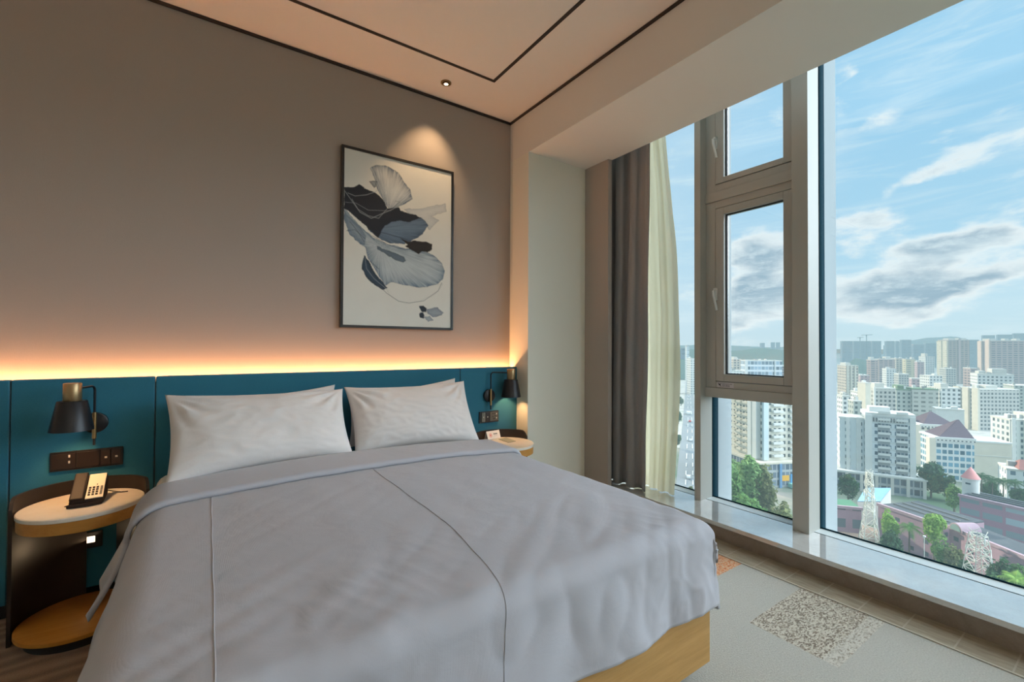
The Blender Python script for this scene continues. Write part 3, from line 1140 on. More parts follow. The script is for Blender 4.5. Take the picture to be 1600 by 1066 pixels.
def vnoise(x, y, s, seed):
    r = np.random.default_rng(seed).random((256, 256))
    x, y = x / s + 1000, y / s + 1000
    xi, yi = np.floor(x).astype(int), np.floor(y).astype(int)
    fx, fy = x - xi, y - yi
    fx, fy = fx * fx * (3 - 2 * fx), fy * fy * (3 - 2 * fy)
    g = lambda i, j: r[i % 256, j % 256]
    return (g(xi, yi) * (1 - fx) + g(xi + 1, yi) * fx) * (1 - fy) + (g(xi, yi + 1) * (1 - fx) + g(xi + 1, yi + 1) * fx) * fy

def fbm(x, y, s, seed):
    return sum(vnoise(x, y, s / 2 ** k, seed + k) * .5 ** k for k in range(4)) / 1.875

wx = SX + (fbm(SX, SY, 22, 3) - .5) * 10
wy = SY + (fbm(SX, SY, 22, 9) - .5) * 10

def poly_sdf(poly, X=None, Y=None):
    X = wx if X is None else X
    Y = wy if Y is None else Y
    P = np.array(poly, float)
    d = np.full(X.shape, 1e9)
    ins = np.zeros(X.shape, bool)
    n = len(P)
    for i in range(n):
        a, b = P[i], P[(i + 1) % n]
        ab = b - a
        t_ = np.clip(((X - a[0]) * ab[0] + (Y - a[1]) * ab[1]) / (ab @ ab + 1e-9), 0, 1)
        d = np.minimum(d, np.hypot(X - a[0] - t_ * ab[0], Y - a[1] - t_ * ab[1]))
        c = ((a[1] > Y) != (b[1] > Y)) & (X < (b[0] - a[0]) * (Y - a[1]) / (b[1] - a[1] + 1e-9) + a[0])
        ins ^= c
    return np.where(ins, -d, d)

img = np.ones(U.shape + (3,)) * np.array([0.86, 0.83, 0.76])
img *= (0.98 + 0.04 * fbm(SX, SY, 60, 77))[..., None]

def paint(alpha, color):
    global img
    a = np.clip(alpha, 0, 1)[..., None]
    img = img * (1 - a) + np.asarray(color) * a

def petal(poly, inner, rim, apex, rimw, streak, seed, opa=1.0, soft=2.5, dark_end=None):
    s = poly_sdf(poly)
    m_ = np.clip(0.5 - s / soft, 0, 1) * opa
    ang = np.arctan2(SY - apex[1], SX - apex[0])
    rad = np.hypot(SX - apex[0], SY - apex[1])
    st = vnoise(ang * 40, rad * .02, 1.0, seed) * .6 + vnoise(ang * 90, rad * .03, 1.0, seed + 5) * .4
    k = np.clip(np.exp(s / rimw) * (0.55 + streak * (st - .3)), 0, 1)
    k = np.clip(k + (st - .5) * streak * .35 + (fbm(SX, SY, 70, seed + 9) - .5) * .3, 0, 1)[..., None]
    col = np.asarray(inner) * (1 - k) + np.asarray(rim) * k
    paint(m_, col)
    line = np.exp(-(s / 1.6) ** 2) * .35 * opa
    paint(line, np.asarray(rim) * .5)

NAVY, SLATE, PALE, MIST = (0.012, 0.018, 0.030), (0.10, 0.16, 0.25), (0.58, 0.64, 0.66), (0.58, 0.58, 0.58)
petal([(320, 772), (345, 820), (385, 850), (430, 860), (490, 850), (550, 825), (590, 790), (600, 765), (560, 770), (490, 783), (430, 772), (350, 757)], (0.86, 0.83, 0.76), (0.70, 0.68, 0.62), (330, 650), 6, .1, 41, .5)
petal([(415, 402), (500, 397), (560, 385), (615, 374), (622, 415), (575, 425), (545, 437), (585, 455), (560, 480), (540, 502), (515, 470), (470, 440)], (0.68, 0.68, 0.67), (0.36, 0.38, 0.42), (420, 420), 14, .5, 31, .75)
petal([(250, 200), (275, 186), (325, 188), (352, 200), (385, 222), (412, 262), (440, 300), (455, 350), (425, 368), (390, 385), (345, 402), (322, 372), (300, 330), (284, 300), (276, 262), (262, 225)], (0.76, 0.76, 0.73), (0.09, 0.14, 0.22), (335, 420), 24, .9, 11)
petal([(246, 266), (264, 260), (282, 262), (278, 292), (266, 296)], (0.4, 0.43, 0.45), (0.05, 0.07, 0.1), (270, 310), 8, .5, 15)
petal([(122, 395), (150, 425), (205, 490), (260, 535), (330, 570), (420, 592), (500, 605), (555, 622), (600, 670), (610, 705), (600, 745), (570, 768), (490, 783), (430, 772), (350, 757), (322, 772), (290, 720), (245, 650), (225, 590), (190, 560), (150, 520), (122, 450)], PALE, (0.13, 0.19, 0.27), (300, 580), 30, .9, 21)
petal([(122, 420), (150, 440), (200, 490), (228, 530), (222, 580), (190, 555), (150, 515), (135, 480)], (0.30, 0.37, 0.43), (0.10, 0.15, 0.22), (120, 410), 30, .5, 24, .8)
petal([(225, 470), (300, 440), (380, 425), (455, 428), (500, 445), (532, 480), (505, 520), (470, 548), (410, 570), (345, 566), (290, 540), (245, 505)], (0.17, 0.24, 0.33), (0.05, 0.085, 0.14), (230, 500), 40, .8, 51)
petal([(122, 290), (170, 291), (195, 278), (225, 298), (260, 312), (295, 335), (320, 365), (332, 396), (386, 390), (398, 408), (470, 428), (495, 446), (440, 462), (380, 455), (320, 478), (290, 540), (245, 500), (200, 455), (150, 412), (122, 395)], (0.018, 0.022, 0.032), NAVY, (122, 350), 30, .3, 61)
petal([(220, 625), (240, 650), (262, 695), (300, 745), (332, 782), (312, 792), (262, 762), (222, 720), (208, 688), (212, 655)], (0.05, 0.09, 0.14), NAVY, (220, 640), 20, .8, 71)
petal([(400, 543), (432, 560), (470, 556), (520, 560), (548, 570), (553, 598), (528, 612), (500, 608), (485, 617), (445, 597), (418, 580), (432, 575)], (0.030, 0.024, 0.022), (0.012, 0.010, 0.010), (400, 560), 10, .4, 81)
petal([(283, 580), (298, 586), (350, 608), (415, 634), (424, 650), (412, 660), (385, 654), (330, 622), (288, 598)], (0.10, 0.15, 0.21), (0.04, 0.06, 0.09), (290, 585), 8, .3, 91, .9)
petal([(523, 890), (575, 879), (604, 905), (595, 918), (555, 925), (530, 908)], (0.38, 0.42, 0.46), (0.2, 0.23, 0.28), (520, 905), 10, .8, 101)
petal([(512, 928), (540, 922), (556, 944), (530, 951)], (0.45, 0.48, 0.5), (0.2, 0.23, 0.28), (515, 925), 8, .5, 105)
petal([(490, 876), (508, 872), (524, 884), (522, 904), (500, 903)], (0.02, 0.03, 0.045), NAVY, (500, 890), 6, .3, 111)
petal([(489, 910), (505, 905), (516, 918), (512, 936), (495, 930)], (0.02, 0.03, 0.045), NAVY, (500, 915), 6, .3, 115)

def scratch(pts, col, w=1.6, al=.7):
    P = np.array(pts, float)
    d = np.full(SX.shape, 1e9)
    for a, b in zip(P[:-1], P[1:]):
        ab = b - a
        t_ = np.clip(((SX - a[0]) * ab[0] + (SY - a[1]) * ab[1]) / (ab @ ab), 0, 1)
        d = np.minimum(d, np.hypot(SX - a[0] - t_ * ab[0], SY - a[1] - t_ * ab[1]))
    paint(np.exp(-(d / w) ** 2) * al, col)
LT = (0.42, 0.44, 0.46)
scratch([(125, 310), (150, 345), (200, 415), (255, 445), (300, 425), (360, 400), (420, 362)], LT)
scratch([(140, 320), (175, 335), (230, 330), (275, 315), (298, 290)], LT)
scratch([(160, 350), (190, 400), (240, 432), (290, 445), (330, 400)], LT, 1.3)
scratch([(122, 365), (180, 370), (240, 405), (350, 408)], LT, 1.2, .5)
scratch([(345, 405), (395, 365), (370, 360)], (0.1, 0.1, 0.1), 1.2)
scratch([(150, 460), (190, 510), (220, 560)], (0.03, 0.04, 0.06), 1.3)
scratch([(135, 505), (175, 500), (225, 545)], (0.03, 0.04, 0.06), 1.3)
scratch([(240, 500), (330, 520), (400, 540), (450, 560)], (0.02, 0.03, 0.05), 2.0)
scratch([(260, 530), (340, 575), (420, 600), (450, 595)], (0.03, 0.05, 0.08), 1.4)
scratch([(225, 640), (232, 690), (270, 740), (330, 790)], LT, 1.3, .6)
scratch([(250, 655), (292, 692)], (0.02, 0.03, 0.05), 1.6)
scratch([(290, 770), (330, 810), (390, 850), (440, 858), (510, 848), (580, 800), (598, 760)], (0.10, 0.10, 0.10), 1.3, .7)

gm = MB()
x0_, x1_, z0_, z1_ = PX0 + fw, PX1 - fw, PZ0 + fw, PZ1 - fw
rows = [[(x0_ + (x1_ - x0_) * uu, PF + .006, z1_ - (z1_ - z0_) * vv) for uu in u] for vv in v]
gm.grid(rows)
def paint_mat():
    t = NT('painted_canvas')
    a = t.n('ShaderNodeAttribute', attribute_name='paint')
    nz = t.noise(t.coord(), 500, 2)
    return t.done(t.bsdf(a.outputs['Color'], 0.6, 0, 0.3, t.bump(nz, 0.08, 0.001)))
cv = mk('canvas', gm, paint_mat(), pic, smooth=False, fixn=False)
at_ = cv.data.color_attributes.new('paint', 'FLOAT_COLOR', 'POINT')
rgba = np.ones((NXP * NZP, 4), np.float32)
rgba[:, :3] = img.reshape(-1, 3)
at_.data.foreach_set('color', rgba.ravel())

# ------------------------------------------------------------------ curtains
def curtain_mesh(y0f, y1f, xc, amp, folds, z0, z1, seed, nz=70, nu=220, xdrift=0.0):
    rows = []
    for j in range(nz + 1):
        k = j / nz
        z = z0 + (z1 - z0) * k
        row = []
        ya_, yb_ = y0f(k), y1f(k)
        for i in range(nu + 1):
            s = i / nu
            ph_ = s * folds * 2 * PI + 0.8 * noise.noise(Vector((s * 3, k * 1.6, seed)))
            am = amp * (0.65 + 0.5 * noise.noise(Vector((s * 4, 1.7, seed)))) * (1.12 - .25 * k)
            x = xc + am * math.sin(ph_) + 0.012 * noise.noise(Vector((s * 5, k * 5, seed + 3))) + xdrift * (1 - k)
            y = ya_ + (yb_ - ya_) * s + 0.35 * am * math.sin(2 * ph_) + 0.01 * noise.noise(Vector((s * 6, k * 4, seed + 8)))
            row.append((x, y, z))
        rows.append(row)
    return MB().grid(rows)

def drape_mat():
    t = NT('grey_blackout_cloth')
    v = t.coord()
    a = t.noise(t.mapping(v, (30, 30, 400)), 2, 3)
    b = t.noise(t.mapping(v, (400, 400, 30)), 2, 3)
    h = t.math('ADD', a, b)
    c = t.mix(t.math('MULTIPLY', h, 0.5), (0.22, 0.22, 0.23), (0.40, 0.395, 0.40))
    return t.done(t.bsdf(c, 0.75, 0, 0.3, t.bump(h, 0.2, 0.001), 0.4))
c1 = mk('curtain', curtain_mesh(lambda k: 2.80, lambda k: 2.275 - .055 * k, 2.84, .052, 3.8, 0.130, 3.03, 2.2), drape_mat(), smooth=True, angle=180, fixn=False)
c1.modifiers.new('thick', 'SOLIDIFY').thickness = 0.003
tag(c1, 'dark grey heavy curtain gathered at the window edge beside the pale column', 'curtain')
def sheer_mat():
    t = NT('cream_sheer_cloth')
    v = t.coord()
    h = t.noise(t.mapping(v, (200, 200, 30)), 3, 2)
    d = t.n('ShaderNodeBsdfDiffuse')
    t.setin(d.inputs[0], t.mix(h, (0.88, 0.80, 0.62), (0.92, 0.85, 0.68)))
    tl = t.n('ShaderNodeBsdfTranslucent')
    tl.inputs[0].default_value = (1.0, 0.87, 0.60, 1)
    tp = t.n('ShaderNodeBsdfTransparent')
    tp.inputs[0].default_value = (0.9, 0.93, 0.85, 1)
    m1 = t.n('ShaderNodeMixShader')
    m1.inputs[0].default_value = 0.62
    t.l(d.outputs[0], m1.inputs[1])
    t.l(tl.outputs[0], m1.inputs[2])
    m2 = t.n('ShaderNodeMixShader')
    m2.inputs[0].default_value = 0.10
    t.l(m1.outputs[0], m2.inputs[1])
    t.l(tp.outputs[0], m2.inputs[2])
    return t.done(m2.outputs[0])
def sheer_edge(k):            # lower end bellies towards the room
    return 2.10 - .045 * math.sin(PI * min(1, k * 1.35)) + .10 * max(0, (k - .62) / .38) ** 1.6
c2 = mk('sheer_curtain', curtain_mesh(lambda k: 2.50, sheer_edge, 2.955, .030, 3.9, 0.130, 3.03, 6.4), sheer_mat(), smooth=True, angle=180, fixn=False)
tag(c2, 'cream translucent sheer curtain hanging beside the dark grey curtain', 'curtain')
# ------------------------------------------------------------------ the city outside
ZG = -62.0

def haze_group():  # distance haze painted into the city materials as emitted blue-grey light
    g = bpy.data.node_groups.new('painted_haze', 'ShaderNodeTree')
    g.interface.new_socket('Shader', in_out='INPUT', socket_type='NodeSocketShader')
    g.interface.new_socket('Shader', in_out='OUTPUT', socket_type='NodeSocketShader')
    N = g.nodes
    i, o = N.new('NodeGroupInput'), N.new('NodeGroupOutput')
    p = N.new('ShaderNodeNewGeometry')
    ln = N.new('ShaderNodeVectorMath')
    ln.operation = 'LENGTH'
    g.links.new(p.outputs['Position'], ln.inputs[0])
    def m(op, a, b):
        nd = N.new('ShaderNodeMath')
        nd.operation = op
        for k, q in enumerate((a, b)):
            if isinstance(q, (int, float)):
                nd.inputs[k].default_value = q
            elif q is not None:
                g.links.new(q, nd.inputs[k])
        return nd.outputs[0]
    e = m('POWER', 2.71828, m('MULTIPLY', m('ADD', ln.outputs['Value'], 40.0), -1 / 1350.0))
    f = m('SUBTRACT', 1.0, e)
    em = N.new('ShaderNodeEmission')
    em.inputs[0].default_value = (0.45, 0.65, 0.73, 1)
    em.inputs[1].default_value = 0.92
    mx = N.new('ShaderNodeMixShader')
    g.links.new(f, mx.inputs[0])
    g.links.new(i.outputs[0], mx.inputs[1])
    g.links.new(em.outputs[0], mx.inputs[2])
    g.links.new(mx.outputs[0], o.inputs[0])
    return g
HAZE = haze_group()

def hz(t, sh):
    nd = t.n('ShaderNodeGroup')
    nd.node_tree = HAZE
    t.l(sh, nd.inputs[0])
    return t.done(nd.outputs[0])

_hm = {}
def hplain(name, col, rough=0.8, var=0.12, scale=0.3):
    if name not in _hm:
        t = NT(name)
        n = t.noise(t.coord(), scale, 3)
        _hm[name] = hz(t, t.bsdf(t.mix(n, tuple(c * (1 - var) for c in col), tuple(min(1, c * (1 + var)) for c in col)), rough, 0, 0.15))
    return _hm[name]

def facade(name, wall, win=(0.07, 0.10, 0.12), pu=3.2, du=0.5, pz=3.0, dz=0.5, band=None, wallvar=0.1, col2=None, p2=0, soft=0.0):
    """windows as a regular grid over the sides of a block, in the block's own coordinates"""
    if name in _hm:
        return _hm[name]
    t = NT(name)
    v = t.coord()
    x, y, z = t.sep(v)
    nx, ny, nz = t.sep(t.coord('Normal'))
    side = t.math('GREATER_THAN', t.math('ABSOLUTE', nx), t.math('ABSOLUTE', ny))
    u = t.math('ADD', t.math('MULTIPLY', y, side), t.math('MULTIPLY', x, t.math('SUBTRACT', 1.0, side)))
    iu, iz = t.math('DIVIDE', u, pu), t.math('DIVIDE', z, pz)
    fu, fz = t.math('FRACT', iu), t.math('FRACT', iz)
    lo = (1 - du) / 2
    a = t.math('MULTIPLY', t.math('GREATER_THAN', fu, lo), t.math('LESS_THAN', fu, 1 - lo))
    b = t.math('MULTIPLY', t.math('GREATER_THAN', fz, 0.28), t.math('LESS_THAN', fz, 0.28 + dz))
    vert = t.math('LESS_THAN', t.math('ABSOLUTE', nz), 0.5)
    w = t.math('MULTIPLY', t.math('MULTIPLY', a, b), vert)
    # each window a little lighter or darker
    cb = t.n('ShaderNodeCombineXYZ')
    t.l(t.math('FLOOR', iu), cb.inputs[0])
    t.l(t.math('FLOOR', iz), cb.inputs[1])
    wn = t.n('ShaderNodeTexWhiteNoise', noise_dimensions='2D')
    t.l(cb.outputs[0], wn.inputs[0])
    n = t.noise(t.mapping(v, (0.25, 0.25, 0.06)), 1.0, 4, 0.6)
    wc = t.mix(n, tuple(c * (1 - wallvar) for c in wall), tuple(min(1, c * (1 + wallvar)) for c in wall))
    if col2:
        s = t.math('LESS_THAN', t.math('FRACT', t.math('DIVIDE', u, p2)), 0.4)
        wc = t.mix(s, wc, col2)
    if band:
        bd = t.math('MULTIPLY', t.math('LESS_THAN', fz, 0.16), vert)
        wc = t.mix(bd, wc, band)
    gcol = t.mix(wn.outputs[0], tuple(c * .5 for c in win), tuple(min(1, c * 1.9 + .02) for c in win))
    c = t.mix(t.math('MULTIPLY', w, 1 - soft), wc, gcol)
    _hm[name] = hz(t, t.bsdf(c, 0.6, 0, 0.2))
    return _hm[name]

H_ROOFG = hplain('flat_roof_grey', (0.36, 0.36, 0.34))
H_WHITE = hplain('white_render', (0.72, 0.72, 0.68))
H_CREAM = hplain('cream_render', (0.70, 0.64, 0.52))
H_LEAD = hplain('dark_glazing', (0.06, 0.10, 0.12), 0.3)
H_PARA = hplain('pale_parapet', (0.62, 0.60, 0.54))

def block_root(name, label, cat, px0, px1, py, d, off, thick, group=None, zbase=ZG):
    """a block whose front left corner stands at depth d under pixel px0; its front runs to pixel px1"""
    P0 = at(px0, 545, d)
    los = math.atan2(P0.x, P0.y)
    o = math.radians(off)
    ta = los + PI / 2 - o
    tx, ty = math.sin(ta), math.cos(ta)
    r = ray(px1, 545)
    # P0 + w t on the vertical plane through the camera and px1
    w = (P0.y * r.x - P0.x * r.y) / (tx * r.y - ty * r.x)
    h = at(px0, py, d).z - zbase
    root = empty(name, (P0.x, P0.y, zbase), math.atan2(ty, tx), local=True)
    tag(root, label, cat, group)
    return root, w, h

def block(name, label, px0, px1, py, d, off=20, thick=14, mat=None, group=None, roof=None, para=0.8, hut=None, cat='building', pil=None, zbase=ZG):
    root, w, h = block_root(name, label, cat, px0, px1, py, d, off, thick, group, zbase)
    mk('walls', MB().box(0, w, 0, thick, 0, h - para), mat, root)
    mk('parapet', MB().box(-.15, w + .15, -.15, thick + .15, h - para, h), roof or H_PARA, root)
    if hut:
        for (a, b, c_, e, hh) in hut:
            mk('roof_hut', MB().box(w * a, w * b, thick * c_, thick * e, h, h + hh), roof or H_PARA, root)
    if d < 900:
        q = random.Random(int(px0 * 7 + py))
        for k in range(2 if w < 14 else 3):
            a, c = q.uniform(.05, .8) * w, q.uniform(.1, .7) * thick
            s_ = q.uniform(1.2, 3.0)
            mk('roof_tank', MB().box(a, min(w, a + s_), c, c + s_, h, h + q.uniform(1.0, 2.4)), H_WHITE if q.random() < .6 else H_ROOFG, root)
    if pil:
        for (a, b, m_) in pil:
            mk('pilaster', MB().box(w * a, w * b, -.8, .1, 0, h + .6), m_, root)
    return root, w, h

F_SLAB = facade('slab_facade', (0.74, 0.78, 0.79), (0.06, 0.11, 0.15), 2.3, .5, 3.05, .5, band=(0.70, 0.72, 0.71))
F_GLASSP = facade('podium_facade', (0.40, 0.42, 0.42), (0.09, 0.12, 0.15), 2.2, .8, 3.5, .7)
F_CREAM = facade('cream_apartment_facade', (0.66, 0.62, 0.52), (0.07, 0.09, 0.09), 2.4, .5, 3.0, .5, band=(0.72, 0.69, 0.60))
F_TEAL = facade('teal_glazed_facade', (0.66, 0.68, 0.66), (0.07, 0.17, 0.23), 2.2, .76, 3.0, .62)
F_GREY = facade('grey_block_facade', (0.46, 0.46, 0.42), (0.06, 0.07, 0.07), 2.6, .5, 3.0, .5, band=(0.54, 0.53, 0.48))
F_GREEN = facade('greenish_block_facade', (0.44, 0.47, 0.42), (0.05, 0.07, 0.07), 3.0, .45, 3.1, .5)
F_WHITE = facade('white_block_facade', (0.74, 0.74, 0.70), (0.08, 0.10, 0.11), 3.0, .5, 3.1, .5)
F_TAN = facade('tan_tower_facade', (0.36, 0.265, 0.215), (0.07, 0.06, 0.06), 6.0, .62, 3.4, .5)
F_PINKT = facade('pinkish_tower_facade', (0.40, 0.29, 0.26), (0.07, 0.06, 0.07), 7.0, .68, 3.4, .5)
F_BEIGE = facade('beige_block_facade', (0.58, 0.50, 0.40), (0.07, 0.06, 0.06), 4.4, .5, 3.6, .55, wallvar=.15)
F_YELL = facade('yellow_block_facade', (0.66, 0.56, 0.34), (0.16, 0.14, 0.12), 9.0, .6, 3.6, .42)
F_PINK = facade('pink_block_facade', (0.52, 0.36, 0.36), (0.16, 0.12, 0.13), 4.0, .5, 3.4, .45)
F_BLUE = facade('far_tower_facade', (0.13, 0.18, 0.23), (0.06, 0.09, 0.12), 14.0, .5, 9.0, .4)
F_OFFICE = facade('office_facade', (0.72, 0.75, 0.77), (0.18, 0.24, 0.30), 4.0, .86, 6.0, .62)

# ---- 1 white slab with balconies and podium
root, w, h = block_root('apartment_slab', 'tall white apartment slab with balcony columns on a glazed podium, behind the taller pylon', 'building', 1353, 1428, 644, 200, 8, 13)
mk('walls', MB().box(0, w, 0, 13, 8, h - 1.5), F_SLAB, root)
mk('parapet', MB().box(-.4, w + .4, -.4, 13.4, h - 1.5, h), H_WHITE, root)
mk('attic_band', MB().box(2, w - 3, -.5, 0, h - 4.2, h - 1.6), facade('attic_facade', (0.55, 0.56, 0.54), (0.16, 0.17, 0.17), 1.0, .6, 3.0, .6), root)
for a, b in ((-.6, 1.9), (w - 1.6, w + .3)):
    mk('pilaster', MB().box(a, b, -.9, .3, 8, h - 1), H_WHITE, root)
for (a, b) in ((.24, .50), (.62, .86)):
    mk('loggia', MB().box(w * a, w * b, -.05, .2, 8.4, h - 4.6), facade('loggia_painted_shade', (0.34, 0.37, 0.38), (0.05, 0.08, 0.10), 1.3, .7, 3.05, .6), root)  # flat darker panel, the shade of a recess painted behind the balconies
    for k in range(9):
        z = 10.2 + k * 3.05
        bal = MB().box(w * a, w * b, -1.4, -.01, z, z + .18)
        bal.box(w * a, w * b, -1.4, -1.3, z + .18, z + 1.0)
        mk('balcony', bal, H_WHITE, root)
mk('wing', MB().box(-9.5, -.7, 1.5, 12, 8, h - 3.5), facade('slab_wing_facade', (0.76, 0.80, 0.80), (0.09, 0.15, 0.19), 4.4, .42, 3.05, .48), root)
mk('wing_pilaster', MB().box(-3.4, -1.8, .4, 1.6, 8, h - 2.6), H_WHITE, root)
mk('wing_pilaster', MB().box(-7.2, -5.9, .4, 1.6, 8, h - 2.9), H_WHITE, root)
mk('roof_slab', MB().box(-10, -.4, 1, 12.4, h - 3.5, h - 2.8), H_WHITE, root)
mk('podium', MB().box(-12, w + 3.2, -2.5, 15, 0, 7.4), F_GLASSP, root)
mk('podium_cornice', MB().box(-12.4, w + 3.6, -2.9, 15, 7.4, 8.2), H_WHITE, root)
for k in range(6):
    x = -8 + k * (w + 10) / 5
    mk('podium_pier', MB().box(x, x + 1.1, -3.0, -2.4, 0, 7.6), H_PARA, root)
mk('roof_hut', MB().box(w * .1, w * .55, 4, 10, h, h + 2.2), H_WHITE, root)

# ---- 2 the two hip-roofed blocks
H_HIP = hplain('dark_plum_roof', (0.125, 0.085, 0.105), 0.7, .2, 1.0)
def hip_block(label, px0, px1, pye, pya, d, off, thick, mat, wing=None, apx=.5):
    root, w, h = block_root('hip_roofed_apartment_block', label, 'building', px0, px1, pye, d, off, thick)
    mk('walls', MB().box(0, w, 0, thick, 0, h - .8), mat, root)
    mk('eaves', MB().box(-.5, w + .5, -.5, thick + .5, h - .8, h), H_WHITE, root)
    mk('frieze', MB().box(-.3, w + .3, -.35, 0, h - 1.9, h - .8), facade('dentil_frieze', (0.72, 0.72, 0.68), (0.05, 0.06, 0.07), 1.5, .45, 1.1, .5), root)
    hr = (pye - pya) * d / FPX
    e = 0.2
    b0 = [(w * .10, e, h), (w * 1.02, e, h), (w * 1.02, thick - e, h), (w * .10, thick - e, h)]
    ap = [(w * apx - 1, thick * .45, h + hr), (w * apx + .6, thick * .55, h + hr)]
    mk('hip_roof', MB().add(b0 + ap, [(0, 1, 5, 4), (1, 2, 5), (2, 3, 4, 5), (3, 0, 4), (3, 2, 1, 0)]), H_HIP, root)
    if wing:
        mk('blank_wing', MB().box(w, w + wing, .6, thick, 0, h - 1.6), H_CREAM, root)
        mk('wing_parapet', MB().box(w, w + wing + .2, .4, thick, h - 1.6, h - .9), H_WHITE, root)
        mk('ledge', MB().box(w, w + wing + .1, .45, .6, h * .62, h * .62 + .4), H_PARA, root)
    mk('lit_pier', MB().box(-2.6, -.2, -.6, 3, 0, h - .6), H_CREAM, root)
    return root
hip_block('cream apartment block under a dark plum hipped roof, the further of two such roofs', 1437, 1492, 662, 645, 246, 25, 16, F_CREAM, apx=.55)
hip_block('white teal-glazed apartment block under a dark plum hipped roof, beside a blank cream wing', 1461, 1521, 682, 657, 216, 22, 15, F_TEAL, wing=13.5, apx=.82)

# ---- 3 others near the window edge, right
block('apartment_block', 'cream and white apartment block with tall bays at the right edge of the view', 1577, 1640, 655, 228, 30, 14, facade('bay_facade', (0.66, 0.68, 0.63), (0.12, 0.17, 0.19), 3.3, .5, 3.0, .55), hut=[(.5, .9, .2, .8, 3)], pil=[(.02, .12, H_WHITE), (.33, .42, H_WHITE), (.62, .7, H_CREAM)])
rt, w, h = block('apartment_block', 'long pale grey block with sunlit cream stair piers behind the two hipped roofs', 1530, 1592, 608, 345, 42, 22, F_GREY, hut=[(.3, .6, .2, .7, 2.5)])
for (a, b) in ((0, 5), (8, 13), (16, 21)):
    mk('sunlit_pier', MB().box(-1.4, 0, a, b, 0, h + .6), H_CREAM, rt)  # cream lighter than the walls, painting sun on the flank piers
block('apartment_block', 'broad white block with a stepped penthouse roof in front of the pinkish twin towers', 1527, 1584, 584, 440, 15, 20, F_WHITE, hut=[(.45, .85, .2, .8, 5), (.1, .3, .3, .8, 2.5)])
block('apartment_block', 'pale green-grey block at the right edge behind the long grey block', 1584, 1640, 602, 400, 20, 20, F_GREEN)
block('apartment_block', 'low white gabled-looking block between the hipped roofs and the tan tower', 1470, 1500, 606, 330, 25, 15, F_WHITE, hut=[(.1, .5, .2, .8, 3)])
block('apartment_block', 'plain flat white block just above the further hipped roof', 1462, 1506, 638, 290, 10, 12, H_WHITE)
# ---- left mid cluster above the white slab
H_GREENROOF = hplain('planted_roof', (0.16, 0.24, 0.15), 0.9, .4, .5)
block('apartment_block', 'grey-green block with a planted roof rising behind the white slab, leftmost of three', 1366, 1399, 606, 322, 22, 15, F_GREY, hut=[(.1, .55, .2, .7, 3.2)], pil=[(-.05, .04, H_WHITE)])
block('apartment_block', 'pale plain-sided block with roof trees behind the white slab, middle of three', 1400, 1423, 608, 335, 18, 16, F_GREEN, roof=H_GREENROOF, hut=[(.2, .8, .2, .8, 2.6)])
block('apartment_block', 'cream-windowed block with a green planted roof behind the white slab, rightmost of three', 1425, 1466, 607, 330, 18, 15, facade('loggia_facade', (0.50, 0.50, 0.44), (0.20, 0.20, 0.17), 4.2, .6, 3.2, .45), roof=H_GREENROOF)
block('low_block', 'small pale grey house block beside the main mullion, above the white slab roof', 1316, 1328, 618, 300, 20, 10, F_WHITE, hut=[(.2, .6, .2, .7, 2)])
block('low_block', 'small shadowed blue-grey block above the white slab roof', 1333, 1346, 626, 278, 20, 8, F_GREEN)
block('low_block', 'sunlit cream stair tower above the white slab roof', 1352, 1360, 598, 318, 35, 8, H_CREAM)
block('low_block', 'white stepped block left of the planted roofs', 1340, 1358, 612, 340, 22, 12, F_WHITE)
# ---- middle distance
block('apartment_block', 'beige block with vertical cream piers in the middle distance, beside the main mullion', 1322, 1341, 571, 545, 22, 24, F_BEIGE, pil=[(.05, .2, H_CREAM), (.38, .5, H_CREAM), (.7, .82, H_CREAM)], hut=[(.1, .5, .2, .8, 3)])
block('low_block', 'faded pink low block in the middle distance', 1344, 1358, 586, 590, 15, 20, F_PINK)
block('apartment_block', 'grey-pink slab with one bright sunlit end in the middle distance', 1360, 1371, 562, 690, 30, 10, F_PINKT, hut=[(.1, .6, .2, .8, 4)])
block('apartment_block', 'mauve-grey slab with a tall bright end wall in the middle distance', 1373, 1398, 561, 735, 30, 14, F_PINKT, hut=[(.5, .8, .2, .8, 4)])
block('low_block', 'small white flat-roofed block in the middle distance', 1385, 1400, 576, 600, 20, 14, F_WHITE)
block('apartment_block', 'buff striped block in the middle distance with a narrow bright edge', 1400, 1412, 560, 790, 20, 22, F_BEIGE)
block('apartment_block', 'yellow-edged striped block in the middle distance', 1415, 1430, 561, 760, 22, 12, F_YELL, hut=[(.7, .95, .2, .8, 3)])
block('apartment_block', 'plain mauve block in the middle distance right of the yellow-edged block', 1433, 1444, 565, 715, 14, 14, F_PINK)
block('apartment_block', 'tall white and grey block standing left of the tan tower', 1446, 1460, 557, 780, 22, 24, F_WHITE, hut=[(.1, .4, .2, .8, 5)])
block('low_block', 'bright white cube block below the tan tower', 1452, 1472, 587, 480, 30, 16, F_WHITE)
block('low_block', 'long low pale pink roofed block left of the bright white cube block', 1424, 1450, 591, 520, 14, 10, F_PINK)
block('low_block', 'grey-blue stepped block in front of the tan tower', 1478, 1494, 576, 600, 25, 16, F_GREY)
block('low_block', 'small grey block with a narrow white front below the yellow-edged block', 1404, 1420, 584, 560, 20, 14, F_GREY)
block('low_block', 'pinkish slab between the tan tower and the pinkish twin towers', 1516, 1527, 575, 560, 25, 16, F_PINKT)
rt, w, h = block('tower_block', 'tall tan tower with a sunlit cream flank on the skyline', 1482, 1515, 531, 800, 33, 26, F_TAN, hut=[(.1, .4, .2, .7, 3), (.6, .95, .2, .7, 3)], pil=[(.46, .56, hplain('rose_pier', (0.45, 0.33, 0.30)))])
